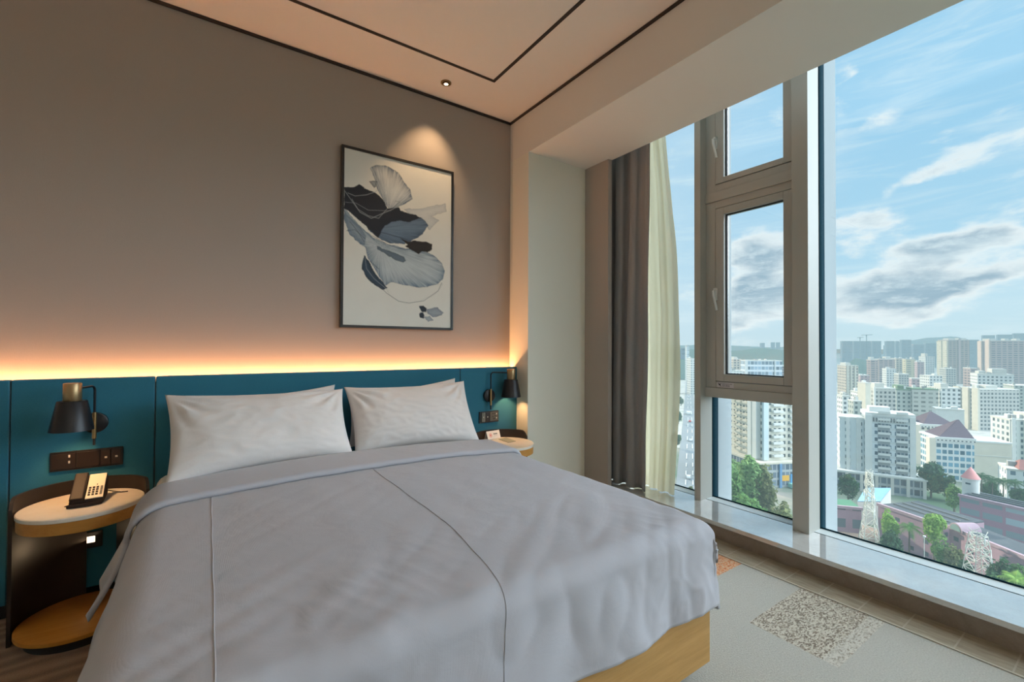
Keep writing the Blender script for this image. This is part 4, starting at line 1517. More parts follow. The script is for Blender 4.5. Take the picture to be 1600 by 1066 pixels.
for (a, b) in ((.6, 11), (14, 25.4)):
    mk('sunlit_bay', MB().box(-2.2, 0, a, b, 0, h - 2), facade('sunlit_bay_facade', (0.76, 0.66, 0.46), (0.34, 0.30, 0.24), 5, .45, 3.4, .4), rt)  # pale cream paints sunlight onto this flank of the tan tower
rt, w, h = block('tower_block', 'wide pinkish tower block with two sunlit strips on the skyline at the right edge', 1548, 1650, 532, 700, 33, 24, F_PINKT, hut=[(.02, .12, .2, .8, 3), (.24, .30, .1, .4, 3), (.42, .48, .1, .4, 3)])
mk('sunlit_bay', MB().box(-2.2, 0, .6, 8, 0, h + 1), hplain('painted_sun_peach', (0.78, 0.58, 0.46)), rt)  # peach strips paint the sun on this side of the tower
mk('sunlit_bay', MB().box(-2.2, 0, 16, 24, 0, h - 1), hplain('painted_sun_peach', (0.78, 0.58, 0.46)), rt)

# ---- far skyline
sky_lab = 'hazy blue-grey tower block in the far row on the skyline right of the mullion'
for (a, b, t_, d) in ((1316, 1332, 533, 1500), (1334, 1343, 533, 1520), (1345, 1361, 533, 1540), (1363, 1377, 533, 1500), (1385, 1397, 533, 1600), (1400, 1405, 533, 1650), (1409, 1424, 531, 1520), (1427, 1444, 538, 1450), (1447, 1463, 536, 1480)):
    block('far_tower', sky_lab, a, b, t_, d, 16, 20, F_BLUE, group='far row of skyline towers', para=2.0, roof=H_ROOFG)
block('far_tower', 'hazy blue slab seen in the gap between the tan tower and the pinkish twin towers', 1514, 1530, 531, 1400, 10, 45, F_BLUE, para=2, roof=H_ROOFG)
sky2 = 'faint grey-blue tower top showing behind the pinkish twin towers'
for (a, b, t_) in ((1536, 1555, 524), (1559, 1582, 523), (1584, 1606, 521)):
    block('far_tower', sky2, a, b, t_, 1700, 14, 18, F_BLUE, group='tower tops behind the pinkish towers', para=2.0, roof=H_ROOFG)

def crane(label, px, ptop, d, jib):
    b = at(px, 545, d)
    zt = at(px, ptop, d).z
    root = empty('tower_crane', (b.x, b.y, ZG))
    tag(root, label, 'crane')
    mk('mast', MB().bar((b.x, b.y, ZG), (b.x, b.y, zt), 0.9), H_LEAD, root)
    side = CR
    a, c = b - side * jib * .45, b + side * jib * .55
    mk('jib', MB().bar((a.x, a.y, zt - 2), (c.x, c.y, zt), 0.8), H_LEAD, root)
    mk('cab', MB().box(b.x - 1.5, b.x + 1.5, b.y - 1.5, b.y + 1.5, zt - 5, zt - 2), H_LEAD, root)
crane('taller grey construction crane above the far skyline towers', 1354, 523, 1450, 36)
crane('shorter grey construction crane above the far skyline towers', 1344, 527, 1520, 22)

# ---- through the middle window
root, w, h = block_root('apartment_complex', 'big cream apartment complex with stepped sunlit end and balconies, seen through the low middle pane', 'building', 1192, 1262, 606, 205, 38, 24)
mk('walls', MB().box(0, w, 0, 24, 11.5, h - 1), F_CREAM, root)
mk('parapet', MB().box(-.3, w + .3, -.3, 24.3, h - 1, h), H_CREAM, root)
for (a, b) in ((1.6, 4.2), (5.0, 7.6)):
    mk('pilaster', MB().box(-2.4, -.01, a, b, 12, h + .8), H_WHITE, root)
mk('pilaster', MB().box(-.4, 2.0, -1.0, .3, 12, h + .6), hplain('pale_blue_render', (0.60, 0.68, 0.70)), root)
for k in range(9):
    z = 13.2 + k * 2.9
    for (a, b) in ((9.5, 12.5), (14, 17), (18.5, 21.5)):
        mk('side_balcony', MB().box(-1.5, -.01, a, b, z, z + .95), H_CREAM, root)
    for (a, b) in ((4.5, 9.5), (13.5, 18.5)):
        mk('balcony', MB().box(a, b, -1.3, -.01, z, z + 1.0), H_WHITE, root)
mk('podium', MB().box(-4, w + 6, -3, 26, 0, 10.8), F_GLASSP, root)
mk('podium_cornice', MB().box(-4.4, w + 6.4, -3.4, 26.4, 10.8, 11.6), H_CREAM, root)
mk('blue_column', MB().box(5.5, 6.6, -3.7, -3.0, 0, 10.8), hplain('blue_column', (0.16, 0.30, 0.48)), root)
# unreadable orange and blue shop boards
mk('shop_board', MB().box(6.9, 10.4, -3.3, -3.0, 3.0, 5.4), hplain('orange_board', (0.80, 0.42, 0.05)), root)
mk('shop_board', MB().box(11.2, 15.0, -3.3, -3.0, 1.6, 5.8), hplain('blue_board', (0.10, 0.30, 0.52)), root)
mk('awning', MB().box(10, 17, -7, -3.0, 0.2, 2.0), hplain('green_awning', (0.25, 0.52, 0.45)), root)

block('office_building', 'white and blue glass office slab below the hill, seen through the opening window', 1167, 1222, 563, 520, 22, 18, F_OFFICE, cat='building', pil=[(-.06, .02, H_WHITE), (.78, .80, H_WHITE)])
block('apartment_block', 'pink-grey block at the left of the opening window, below the hill', 1134, 1142, 566, 600, 20, 18, F_PINKT)
block('apartment_block', 'buff block left of the white office slab, below the hill', 1146, 1158, 561, 640, 20, 18, F_BEIGE, hut=[(.2, .6, .2, .8, 3)])
block('low_block', 'pale low block in front of the buff block, below the hill', 1136, 1160, 579, 470, 16, 14, F_WHITE)
block('low_block', 'tan block peeping out right of the white office slab', 1218, 1236, 572, 560, 10, 14, F_PINKT)
block('far_tower', 'dark hazy tower above the hill, nearest the opening window middle', 1190, 1195, 536, 2200, 12, 40, F_BLUE, para=2, roof=H_ROOFG)
for (a, b) in ((1205, 1211), (1213, 1219)):
    block('far_tower', 'one of a pair of hazy towers above the right end of the hill', a, b, 535, 2200, 12, 12, F_BLUE, group='pair of towers above the hill', para=2, roof=H_ROOFG)
block('far_tower', 'pale blue glass tower at the end of the highway in the narrow pane', 1073, 1077, 540, 860, 14, 12, facade('pale_tower_facade', (0.62, 0.68, 0.70), (0.3, 0.36, 0.4), 6, .5, 4, .4), para=2, roof=H_ROOFG)
block('far_tower', 'dim grey-blue slab at the end of the highway in the narrow pane', 1063, 1072, 543, 985, 14, 12, F_BLUE, para=2, roof=H_ROOFG)
block('low_block', 'small white building beside the highway in the narrow pane', 1079, 1086, 560, 600, 20, 14, F_WHITE)

# ---- pink school with grey roofs
H_PINK = hplain('dusty_pink_render', (0.42, 0.27, 0.32), .85, .15, .4)
H_PINKL = hplain('pale_pink_render', (0.44, 0.31, 0.35), .85, .15, .4)
H_SROOF = hplain('school_roof_grey', (0.085, 0.095, 0.105), .9, .3, .35)
def pinkfac(name, pu, du, pz, dz):
    return facade(name, (0.42, 0.27, 0.32), (0.08, 0.10, 0.11), pu, du, pz, dz, wallvar=.15)
def two_point(name, label, cat, pa, da, pb, db, thick, zt):
    A_, B_ = at(pa[0], pa[1], da), at(pb[0], pb[1], db)
    dx, dy = B_.x - A_.x, B_.y - A_.y
    L = math.hypot(dx, dy)
    root = empty(name, (A_.x, A_.y, ZG), math.atan2(dy, dx), local=True)
    tag(root, label, cat)
    return root, L, zt - ZG
zt = -50.0
def dz_(py, z=zt):
    return (CAM.z - z) * FPX / (py - 545)
def wing(label, pa, pb, z, thick, mat, extra=None, rail=True):
    root, L, h = two_point('school_building', label, 'building', pa, dz_(pa[1], z), pb, dz_(pb[1], z), thick, z)
    mk('walls', MB().box(0, L, 0, thick, 0, h - .9), mat, root)
    mk('parapet', MB().box(-.3, L + .3, -.3, .5, h - .9, h), H_PINKL, root)
    mk('roof', MB().box(0, L, .5, thick, h - .9, h - .45), H_SROOF, root)
    if rail:
        rl = MB()
        for k in range(3):
            y = thick * (.3 + .22 * k)
            rl.box(1, L - 1, y, y + .35, h - .45, h - .05)
        mk('roof_upstands', rl, hplain('roof_upstand', (0.17, 0.18, 0.18)), root)
    return root, L, h
F_P1 = pinkfac('school_facade_low', 4.0, .35, 3.6, .35)
F_P2 = facade('school_facade_high', (0.44, 0.28, 0.33), (0.22, 0.28, 0.29), 5.2, .86, 3.9, .50, wallvar=.12)
r1, L1, h1 = wing('long dusty pink school wing with a broad dark grey roof behind the bright palm', (1372, 787), (1470, 819.5), -50, 17, F_P1)
r2, L2, h2 = wing('dusty pink school wing with porthole windows and a dark roof behind the smaller pylon', (1483, 821), (1640, 884), -50, 9, F_P1, rail=False)
r3, L3, h3 = wing('upper pink school block with two floors of wide windows, beneath the white turret', (1499, 772), (1640, 803), -47, 11, F_P2)
r4, L4, h4 = wing('small pink pavilion with a green flat roof beside the taller pylon', (1300, 790), (1346, 794), -53, 9, pinkfac('pavilion_facade', 5, .6, 6, .5), rail=False)
mk('green_roof', MB().box(.6, L4, .6, 8.8, h4 - .45, h4 - .3), hplain('green_roof_felt', (0.09, 0.22, 0.13)), r4)
# portholes
for k in range(6):
    for z in (3.4, 7.0):
        n = 14
        x = 6 + k * 4.6
        m = MB()
        m.add([(x + .75 * math.cos(2 * PI * q / n), -.06, z + .55 * math.sin(2 * PI * q / n)) for q in range(n)], [tuple(range(n))])
        mk('porthole', m, H_LEAD, r2)
# barrel vaulted dormer on the roof of wing two
def barrel():
    m = MB()
    n = 18
    R, D = 1.9, 5.0
    x0 = .5
    front, back = [], []
    for k in range(n + 1):
        a = PI * k / n
        front.append((x0 + R + R * math.cos(a), -.6, h2 - .6 + R * 1.15 * math.sin(a)))
        back.append((x0 + R + R * math.cos(a), D, h2 - .6 + R * 1.15 * math.sin(a)))
    m.grid([front, back])
    m.add(front, [tuple(range(n + 1))])
    o = mk('barrel_dormer', m, H_PINKL, r2, smooth=True, angle=40)
    f2 = MB()
    f2.add([(x0 + R + R * .78 * math.cos(PI * k / n), -.68, h2 - .5 + R * .9 * math.sin(PI * k / n)) for k in range(n + 1)], [tuple(range(n + 1))])
    mk('glazing', f2, hplain('dormer_glass', (0.24, 0.34, 0.32)), o)
barrel()
# white turret with a pink cone
tp = at(1517, 769, dz_(769, -47.4))
tp.z = -47.5
tr_ = empty('roof_turret', tp)
tag(tr_, 'round white turret with a pink conical roof on the upper school block', 'turret')
R = 2.15
mk('drum', MB().lathe([(R, -2.5), (R, 4.4), (R * 1.1, 4.5), (R * 1.1, 4.9)], tp, 28), H_WHITE, tr_, smooth=True, angle=40)
mk('cone_roof', MB().lathe([(R * 1.15, 4.9), (R * .55, 6.9), (.05, 8.6)], tp, 28), hplain('coral_cone', (0.72, 0.32, 0.30)), tr_, smooth=True, angle=60)
mk('opening', MB().box(tp.x - R - .15, tp.x - R + .4, tp.y - .3, tp.y + .9, tp.z + 3.0, tp.z + 3.5), H_LEAD, tr_)
# house at the right edge
hr, w, h = block('house', 'white house with a red-brown tiled roof at the right edge below the bay-windowed block', 1571, 1640, 731, 186, 12, 12, facade('house_facade', (0.72, 0.74, 0.72), (0.12, 0.18, 0.22), 3.6, .42, 3.4, .5))
mk('tiled_roof', MB().add([(w * .28, -.5, h), (w + .5, -.5, h), (w + .5, 12.5, h), (w * .28, 12.5, h), (w * .42, 6, h + 3.2), (w, 6, h + 3.2)], [(0, 1, 5, 4), (1, 2, 5), (2, 3, 4, 5), (3, 0, 4), (3, 2, 1, 0)]), hplain('red_brown_tiles', (0.34, 0.15, 0.13)), hr)
# blue tarpaulin shed behind the taller pylon
p_ = at(1362, 770, 165)
sh_ = empty('market_shed', (p_.x, p_.y, ZG))
tag(sh_, 'blue-roofed shed in front of the podium, behind the taller pylon', 'shed')
A_, B_ = at(1352, 762, 172), at(1392, 768, 172)
C_, D_ = at(1376, 782, 160), at(1340, 778, 160)
zt_ = -53.5
mk('roof_sheet', MB().add([(A_.x, A_.y, zt_ + 1), (B_.x, B_.y, zt_ + 1), (C_.x, C_.y, zt_), (D_.x, D_.y, zt_), (A_.x, A_.y, zt_ + .8), (B_.x, B_.y, zt_ + .8), (C_.x, C_.y, zt_ - .2), (D_.x, D_.y, zt_ - .2)], [(0, 1, 2, 3), (7, 6, 5, 4), (0, 4, 5, 1), (1, 5, 6, 2), (2, 6, 7, 3), (3, 7, 4, 0)]), hplain('blue_sheet', (0.30, 0.50, 0.62)), sh_)
mk('shed_walls', MB().add([(A_.x, A_.y, ZG), (B_.x, B_.y, ZG), (C_.x, C_.y, ZG), (D_.x, D_.y, ZG), (A_.x, A_.y, zt_ + .7), (B_.x, B_.y, zt_ + .7), (C_.x, C_.y, zt_ - .3), (D_.x, D_.y, zt_ - .3)], [(0, 4, 5, 1), (1, 5, 6, 2), (2, 6, 7, 3), (3, 7, 4, 0)]), H_PARA, sh_)

# ---- lattice pylons
H_STEEL = hplain('galvanised_steel', (0.66, 0.64, 0.56), 0.5, .05)
def pylon(label, px, d, ztop, hb, ht, arms, az, kn=.72, levels=(0, .16, .30, .42, .53, .62, .70, .76, .82, .88, .94, 1.0)):
    b = at(px, 545, d)
    root = empty('electricity_pylon', (b.x, b.y, ZG), az, local=True)
    tag(root, label, 'pylon')
    H = ztop - ZG
    m = MB()
    r = 0.062
    def half(z):
        k = z / H
        return hb + (ht - hb) * min(1, k / kn) ** .9 if k < kn else ht
    zs = [H * k for k in levels]
    cs = [(-1, -1), (1, -1), (1, 1), (-1, 1)]
    for z0, z1 in zip(zs[:-1], zs[1:]):
        a, c = half(z0), half(z1)
        for (i, j) in cs:
            m.bar((i * a, j * a, z0), (i * c, j * c, z1), r * 1.3)
        for q in range(4):
            p, s = cs[q], cs[(q + 1) % 4]
            m.bar((p[0] * a, p[1] * a, z0), (s[0] * c, s[1] * c, z1), r * .8)
            m.bar((s[0] * a, s[1] * a, z0), (p[0] * c, p[1] * c, z1), r * .8)
            m.bar((p[0] * c, p[1] * c, z1), (s[0] * c, s[1] * c, z1), r * .8)
    mk('lattice_tower', m, H_STEEL, root)
    for (k, L) in arms:
        z = H * k
        for sg in (-1, 1):
            a = MB()
            hh = half(z)
            tip = (sg * L, 0, z + .1)
            for j in (-1, 1):
                a.bar((sg * hh, j * hh, z), tip, r)
                a.bar((sg * hh, j * hh, z + 1.3), tip, r)
            for q in (.35, .68):
                xx = sg * (hh + (L - hh) * q)
                a.bar((xx, -hh * (1 - q), z), (xx, hh * (1 - q), z), r * .7)
                a.bar((xx, 0, z), (xx, 0, z + 1.3 * (1 - q)), r * .7)
            ar = mk('cross_arm', a, H_STEEL, root)
            mk('insulator', MB().tube([(sg * L, 0, z), (sg * L, 0, z - .5), (sg * L, 0, z - 1.7)], [.10, .2, .12], 8), H_WHITE, ar)
    return root
pylon('taller white lattice pylon with three tiers of arms in front of the white slab', 1357, 132, -35.4, 2.85, 0.70, [(.60, 3.4), (.76, 4.2), (.88, 3.5), (.985, 1.8)], .6)
pylon('smaller white lattice pylon nearest the sill, in front of the pink wing', 1526, 110, -44.2, 2.9, 1.15, [(.76, 3.9), (.99, 1.9)], .75, 1.0, (0, .2, .37, .52, .66, .8, .9, 1.0))

# ---- trees
def leaf_mat(name, c1, c2):
    if name not in _hm:
        t = NT(name)
        oi = t.n('ShaderNodeTexWhiteNoise', noise_dimensions='3D')
        v = t.mapping(t.coord(), (1.2, 1.2, 1.2))
        sn = t.n('ShaderNodeVectorMath', operation='FLOOR')
        t.l(v, sn.inputs[0])
        t.l(sn.outputs[0], oi.inputs[0])
        n = t.noise(t.coord(), .5, 3)
        f = t.math('ADD', t.math('MULTIPLY', oi.outputs[0], .5), t.math('MULTIPLY', n, .5))
        d = t.n('ShaderNodeBsdfDiffuse')
        t.setin(d.inputs[0], t.mix(f, c1, c2))
        tl = t.n('ShaderNodeBsdfTranslucent')
        t.setin(tl.inputs[0], t.mix(f, c1, c2))
        mx = t.n('ShaderNodeMixShader')
        mx.inputs[0].default_value = .3
        t.l(d.outputs[0], mx.inputs[1])
        t.l(tl.outputs[0], mx.inputs[2])
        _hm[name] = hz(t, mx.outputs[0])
    return _hm[name]
L_DARK = leaf_mat('deep_green_leaves', (0.025, 0.07, 0.04), (0.10, 0.19, 0.08))
L_MID = leaf_mat('mid_green_leaves', (0.06, 0.14, 0.05), (0.20, 0.34, 0.10))
L_BRIGHT = leaf_mat('bright_green_leaves', (0.12, 0.27, 0.05), (0.40, 0.56, 0.14))
L_OLIVE = leaf_mat('olive_leaves', (0.10, 0.13, 0.06), (0.30, 0.31, 0.14))
L_BRIGHT2 = leaf_mat('soft_green_leaves', (0.12, 0.24, 0.09), (0.32, 0.46, 0.18))
H_BARK = hplain('bark', (0.16, 0.13, 0.10))
rt_ = random.Random(21)

def crown_mesh(c, rx, ry, rz, clumps, leaves, size):
    m = MB()
    for k in range(clumps):
        while True:
            q = Vector((rt_.uniform(-1, 1), rt_.uniform(-1, 1), rt_.uniform(-1, 1)))
            if q.length < 1:
                break
        cc = Vector((c[0] + q.x * rx * .68, c[1] + q.y * ry * .68, c[2] + q.z * rz * .68))
        cr = rt_.uniform(.30, .5)
        for i in range(leaves):
            n = Vector((rt_.gauss(0, 1), rt_.gauss(0, 1), rt_.gauss(0, 1) + .35)).normalized()
            rr = rt_.uniform(.75, 1.0)
            p = cc + Vector((n.x * rx * cr * rr, n.y * ry * cr * rr, n.z * rz * cr * rr))
            nn = (n + Vector((rt_.uniform(-.6, .6), rt_.uniform(-.6, .6), rt_.uniform(-.6, .6)))).normalized()
            a = nn.cross(Vector((rt_.uniform(-1, 1), rt_.uniform(-1, 1), rt_.uniform(-1, 1)))).normalized()
            b = nn.cross(a)
            s = size * rt_.uniform(.6, 1.2)
            m.add([p - a * s - b * s * .6, p + a * s - b * s * .6, p + a * s + b * s * .6, p - a * s + b * s * .6], [(0, 1, 2, 3)])
    return m

def tree(label, px, d, ptop, wpx, mat, hfrac=.75, clumps=22, leaves=60, size=None, group=None, name='tree'):
    b = at(px, 545, d)
    zt = at(px, ptop, d).z
    H = zt - ZG
    R = wpx * d / FPX / 2 * .8
    root = empty(name, (b.x, b.y, ZG))
    tag(root, label, 'tree', group)
    rz = H * hfrac / 2
    mk('crown', crown_mesh((b.x, b.y, zt - rz), R, R, rz, clumps, leaves, size or max(.28, R * .12)), mat, root, fixn=False)
    mk('trunk', MB().tube([(b.x, b.y, ZG), (b.x + .1, b.y, ZG + H * .3), (b.x, b.y + .1, zt - rz)], [.35, .28, .15], 8), H_BARK, root, smooth=True)
    return root

def palm(label, px, d, ptop, wpx, mat, n=13, name='palm_tree', group=None, droop=1.0, wid=.35):
    b = at(px, 545, d)
    zt = at(px, ptop, d).z
    L = wpx * d / FPX / 2
    root = empty(name, (b.x, b.y, ZG))
    tag(root, label, 'palm', group)
    cz = zt - L * .35
    mk('trunk', MB().tube([(b.x, b.y, ZG), (b.x + .15, b.y + .1, (ZG + cz) / 2), (b.x, b.y, cz)], [.30, .22, .18], 8), H_BARK, root, smooth=True)
    for k in range(n):
        az = k * 2.39996
        up = .95 - 1.1 * (k / n)
        pts = []
        for i in range(9):
            s = i / 8
            rr = L * 1.15 * s * math.cos(up * .7)
            zz = L * (math.sin(up) * s * 1.2 - droop * .85 * s * s)
            pts.append(Vector((b.x + math.cos(az) * rr, b.y + math.sin(az) * rr, cz + zz)))
        m = MB()
        sd_ = Vector((-math.sin(az), math.cos(az), 0))
        for i in range(1, 9):
            p, q = pts[i - 1], pts[i]
            ww = L * wid * math.sin(PI * min(1, (i / 8) * .85 + .12))
            for s in (-1, 1):
                for e in (.0, .5):
                    o_ = p.lerp(q, e)
                    tip = o_ + sd_ * s * ww + (q - p) * .9 - Vector((0, 0, ww * .55))
                    m.add([o_, o_ + (q - p) * .45, tip], [(0, 1, 2)])
        mk('frond', m, mat, root, fixn=False)
    return root

tree('bright green leafy tree right of the taller pylon, before the pink wing', 1388, 134, 795, 34, L_BRIGHT, .7)
tree('dark lower tree under the bright tree beside the taller pylon', 1392, 127, 826, 40, L_DARK, .8)
tree('tall bright green feathery tree in front of the pink school, middle of the right pane', 1457, 127, 797, 42, L_BRIGHT, .55, clumps=26)
tree('darker tree at the foot of the tall bright tree', 1468, 120, 836, 34, L_MID, .8)
palm('small palm standing between the two bright green trees', 1419, 129, 816, 34, L_MID)
tree('olive tree left of the smaller pylon', 1487, 117, 846, 34, L_OLIVE, .8)
tree('dark bushy tree touching the smaller pylon on its left', 1506, 113, 868, 30, L_DARK, .9)
tree('large dark tree mass between the white slab and the hip-roofed blocks', 1453, 190, 722, 46, L_DARK, .9, clumps=34)
tree('dark tree in front of the teal-glazed block', 1479, 186, 738, 34, L_DARK, .9)
tree('mid green tree beside the upper school block, left of its turret', 1489, 170, 756, 30, L_MID, .85)
tree('dark tree far left of the right pane, behind the pavilion with green roof', 1324, 180, 738, 34, L_DARK, .9)
for (px, tp_, w_) in ((1532, 738, 30), (1549, 744, 26), (1566, 746, 28), (1584, 748, 28)):
    palm('dark palm in the row behind the upper school block', px, 176, tp_, w_, L_DARK, group='row of palms behind the school')
tree('dark leafy tree low behind the row of palms', 1545, 181, 752, 40, L_DARK, .9)
tree('dark leafy tree under the white house at the right edge', 1592, 172, 757, 34, L_DARK, .9)
tree('dark rounded tree right of the smaller pylon, before the portholes', 1556, 106, 862, 40, L_DARK, .9, clumps=26)
tree('mid green tree in front of the pink wing at the right edge', 1590, 104, 874, 38, L_MID, .9)
tree('shadowed tree right of the smaller pylon foot, close to the sill', 1548, 99, 892, 30, L_DARK, .95)
palm('bright banana-like palm at the bottom right corner of the pane', 1584, 95, 895, 40, L_BRIGHT, n=11, wid=.5, droop=.7)
# middle pane trees
tree('broad light green tree nearest the left jamb of the low middle pane', 1136, 152, 722, 56, L_MID, .8, clumps=34)
tree('tall pale green tree in the middle of the low middle pane', 1172, 160, 706, 62, L_BRIGHT2, .85, clumps=40)
tree('soft green tree before the cream complex, right of the tall pale tree', 1196, 156, 728, 46, L_OLIVE, .85, clumps=30)
tree('green bushy tree low in the middle pane', 1158, 122, 764, 80, L_MID, .9, clumps=44)
tree('green bush at the lower right of the middle pane, close to the mullion', 1216, 112, 790, 70, L_OLIVE, .9, clumps=36)
tree('olive bush low in the middle pane, second from the mullion', 1192, 118, 792, 62, L_MID, .9, clumps=34)
tree('pale green tree before the orange shop board, in the middle pane', 1222, 140, 778, 44, L_OLIVE, .85, clumps=28)
tree('soft green tree behind the left jamb of the low middle pane', 1146, 175, 716, 40, L_BRIGHT2, .85, clumps=28)
tree('hazy dark tree behind the sunlit end of the cream complex', 1134, 255, 655, 26, L_DARK, .9)
tree('hazy tree near the highway, left jamb of the middle pane', 1128, 300, 640, 16, L_DARK, .9)

# ---- highway seen through the narrow pane
road_mat = hplain('asphalt', (0.24, 0.26, 0.27), .8, .1)
A_ = at_z(1052, 800, ZG)
def rd(px, py):
    p = at_z(px, py, ZG)
    return (p.x, p.y, ZG + .15)
m = MB()
L_ = [(1052, 800), (1060, 720), (1067, 660), (1070, 620), (1072, 595)]
R_ = [(1102, 800), (1096, 720), (1090, 660), (1084, 620), (1079, 595)]
m.grid([[rd(*a) for a in L_], [rd(*a) for a in R_]])
struct('road', m, road_mat, fixn=False)
m = MB()
for f in (.35, .62):
    pts = []
    for a, b in zip(L_, R_):
        pts.append((a[0] + (b[0] - a[0]) * f, a[1]))
    for p, q in zip(pts[:-1], pts[1:]):
        P, Q = Vector(rd(*p)), Vector(rd(*q))
        n_ = 5
        for k in range(n_):
            s, e = P.lerp(Q, (k + .1) / n_), P.lerp(Q, (k + .6) / n_)
            m.bar(s + Vector((0, 0, .06)), e + Vector((0, 0, .06)), .22)
struct('road_markings', m, hplain('road_paint', (0.7, 0.7, 0.66)))
def car(label, px, py, col, big=1.0):
    p = at_z(px, py, ZG)
    q = at_z(px + 1, py - 25, ZG)
    root = empty('car', (p.x, p.y, ZG + .2), math.atan2(q.y - p.y, q.x - p.x), local=True)
    tag(root, label, 'car')
    s = big
    bd = MB().prism([(-2.2 * s, .35), (2.2 * s, .35), (2.2 * s, .9 * s), (1.2 * s, 1.0 * s), (.6 * s, 1.5 * s), (-1.4 * s, 1.5 * s), (-2.1 * s, 1.0 * s)], 'y', -.9 * s, .9 * s)
    mk('body', bd, col, root)
    mk('windows', MB().box(-1.3 * s, .6 * s, -.93 * s, .93 * s, 1.02 * s, 1.38 * s), H_LEAD, root)
    for xx in (-1.4, 1.4):
        for yy in (-.85, .85):
            mk('wheel', MB().lathe([(.0, -.12), (.36, -.12), (.36, .12), (.0, .12)], (0, 0, 0), 12), H_LEAD, root)
            o = bpy.data.objects[-1] if False else None
            w_ = [c for c in root.children if c.name.startswith('wheel')][-1]
            w_.rotation_euler = (PI / 2, 0, 0)
            w_.location = (xx * s, yy * s, .36)
    return root
car('white bus-sized van on the highway, biggest vehicle in the narrow pane', 1076, 648, H_WHITE, 2.0)
car('white car low on the highway near the sill in the narrow pane', 1076, 748, H_WHITE)
car('silver car on the highway halfway up the narrow pane', 1079, 690, hplain('silver_paint', (0.6, 0.62, 0.64)))
car('red car on the highway just below the white van', 1078, 660, hplain('red_paint', (0.5, 0.08, 0.07)))
car('pale car furthest along the highway in the narrow pane', 1076, 622, hplain('silver_paint', (0.6, 0.62, 0.64)))
for (px, py, w_) in ((1056, 700, 22), (1060, 662, 16), (1064, 634, 12)):
    p = at_z(px, py, ZG)
    d = (p - CAM).dot(CF)
    zt = ZG + 11
    ptop = 533 - FPX * ((Vector((p.x, p.y, zt)) - CAM).dot(CU)) / ((Vector((p.x, p.y, zt)) - CAM).dot(CF))
    tree('dark roadside tree left of the highway in the narrow pane', px, d, ptop, w_, L_DARK, .9, group='roadside trees by the highway')
tree('green bush beside the highway at the foot of the narrow pane', 1080, 172, 757, 14, L_OLIVE, .95)

# lamp post by the school
def lamp_post(label, px, d, ptop):
    b = at(px, 545, d)
    zt = at(px, ptop, d).z
    root = empty('street_lamp', (b.x, b.y, ZG))
    tag(root, label, 'street lamp')
    mk('pole', MB().tube([(b.x, b.y, ZG), (b.x, b.y, zt)], [.10, .07], 8), H_WHITE, root)
    mk('lantern', MB().box(b.x - .25, b.x + .25, b.y - .25, b.y + .25, zt, zt + .35), H_WHITE, root)
lamp_post('thin white lamp post left of the tall bright tree', 1442, 118, 838)

# ---- ground and hills
def ground_mat():
    t = NT('city_ground')
    p = t.pos()
    n = t.noise(p, .03, 5, .6)
    n2 = t.noise(p, .006, 4, .6)
    c = t.ramp(n, [(.35, (0.10, 0.16, 0.09)), (.5, (0.20, 0.22, 0.17)), (.62, (0.34, 0.30, 0.25)), (.75, (0.36, 0.36, 0.34))])
    x, y, z = t.sep(p)
    far = t.math('GREATER_THAN', t.math('ADD', x, y), 420.0)
    c2 = t.ramp(n, [(.35, (0.30, 0.30, 0.28)), (.5, (0.50, 0.48, 0.44)), (.7, (0.22, 0.27, 0.2))])
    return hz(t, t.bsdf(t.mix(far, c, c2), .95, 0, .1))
gm_ = MB()
gm_.box(20, 6000, -2500, 6000, ZG - 1, ZG)
struct('ground', gm_, ground_mat(), loc=(0, 0, ZG))
p_ = [at_z(x_, y_, ZG) for x_, y_ in ((1310, 822), (1345, 818), (1440, 850), (1480, 900), (1440, 905), (1380, 860), (1310, 850))]
struct('dirt_path', MB().prism([(q.x, q.y) for q in p_], 'z', ZG, ZG + .12), hplain('brown_earth', (0.42, 0.29, 0.21)))

def hill(name, px0, px1, d, heights, col):
    """a ridge line: heights are pixel rows across its width"""
    m = MB()
    n = len(heights)
    fine = 60
    rows = [[], [], []]
    for i in range(fine + 1):
        s = i / fine
        f = s * (n - 1)
        k = min(n - 2, int(f))
        t_ = f - k
        t_ = t_ * t_ * (3 - 2 * t_)
        py = heights[k] * (1 - t_) + heights[k + 1] * t_ + .5 * noise.noise(Vector((s * 30, 2.2, d)))
        px = px0 + (px1 - px0) * s
        P = at(px, py, d)
        B0 = at(px, 560, d - 180)
        B1 = at(px, 560, d + 300)
        rows[0].append((B0.x, B0.y, ZG))
        rows[1].append(tuple(P))
        rows[2].append((B1.x, B1.y, ZG))
    m.grid(rows)
    struct(name, m, hplain(name + '_woods', col, .9, .4, .02), smooth=True, angle=180, fixn=False)
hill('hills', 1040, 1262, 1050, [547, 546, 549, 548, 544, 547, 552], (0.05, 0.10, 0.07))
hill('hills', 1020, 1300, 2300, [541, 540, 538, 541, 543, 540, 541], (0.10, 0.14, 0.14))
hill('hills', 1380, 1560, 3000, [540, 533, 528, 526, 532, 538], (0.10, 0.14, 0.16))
hill('hills', 1326, 1360, 900, [566, 560, 562, 568], (0.06, 0.13, 0.06))
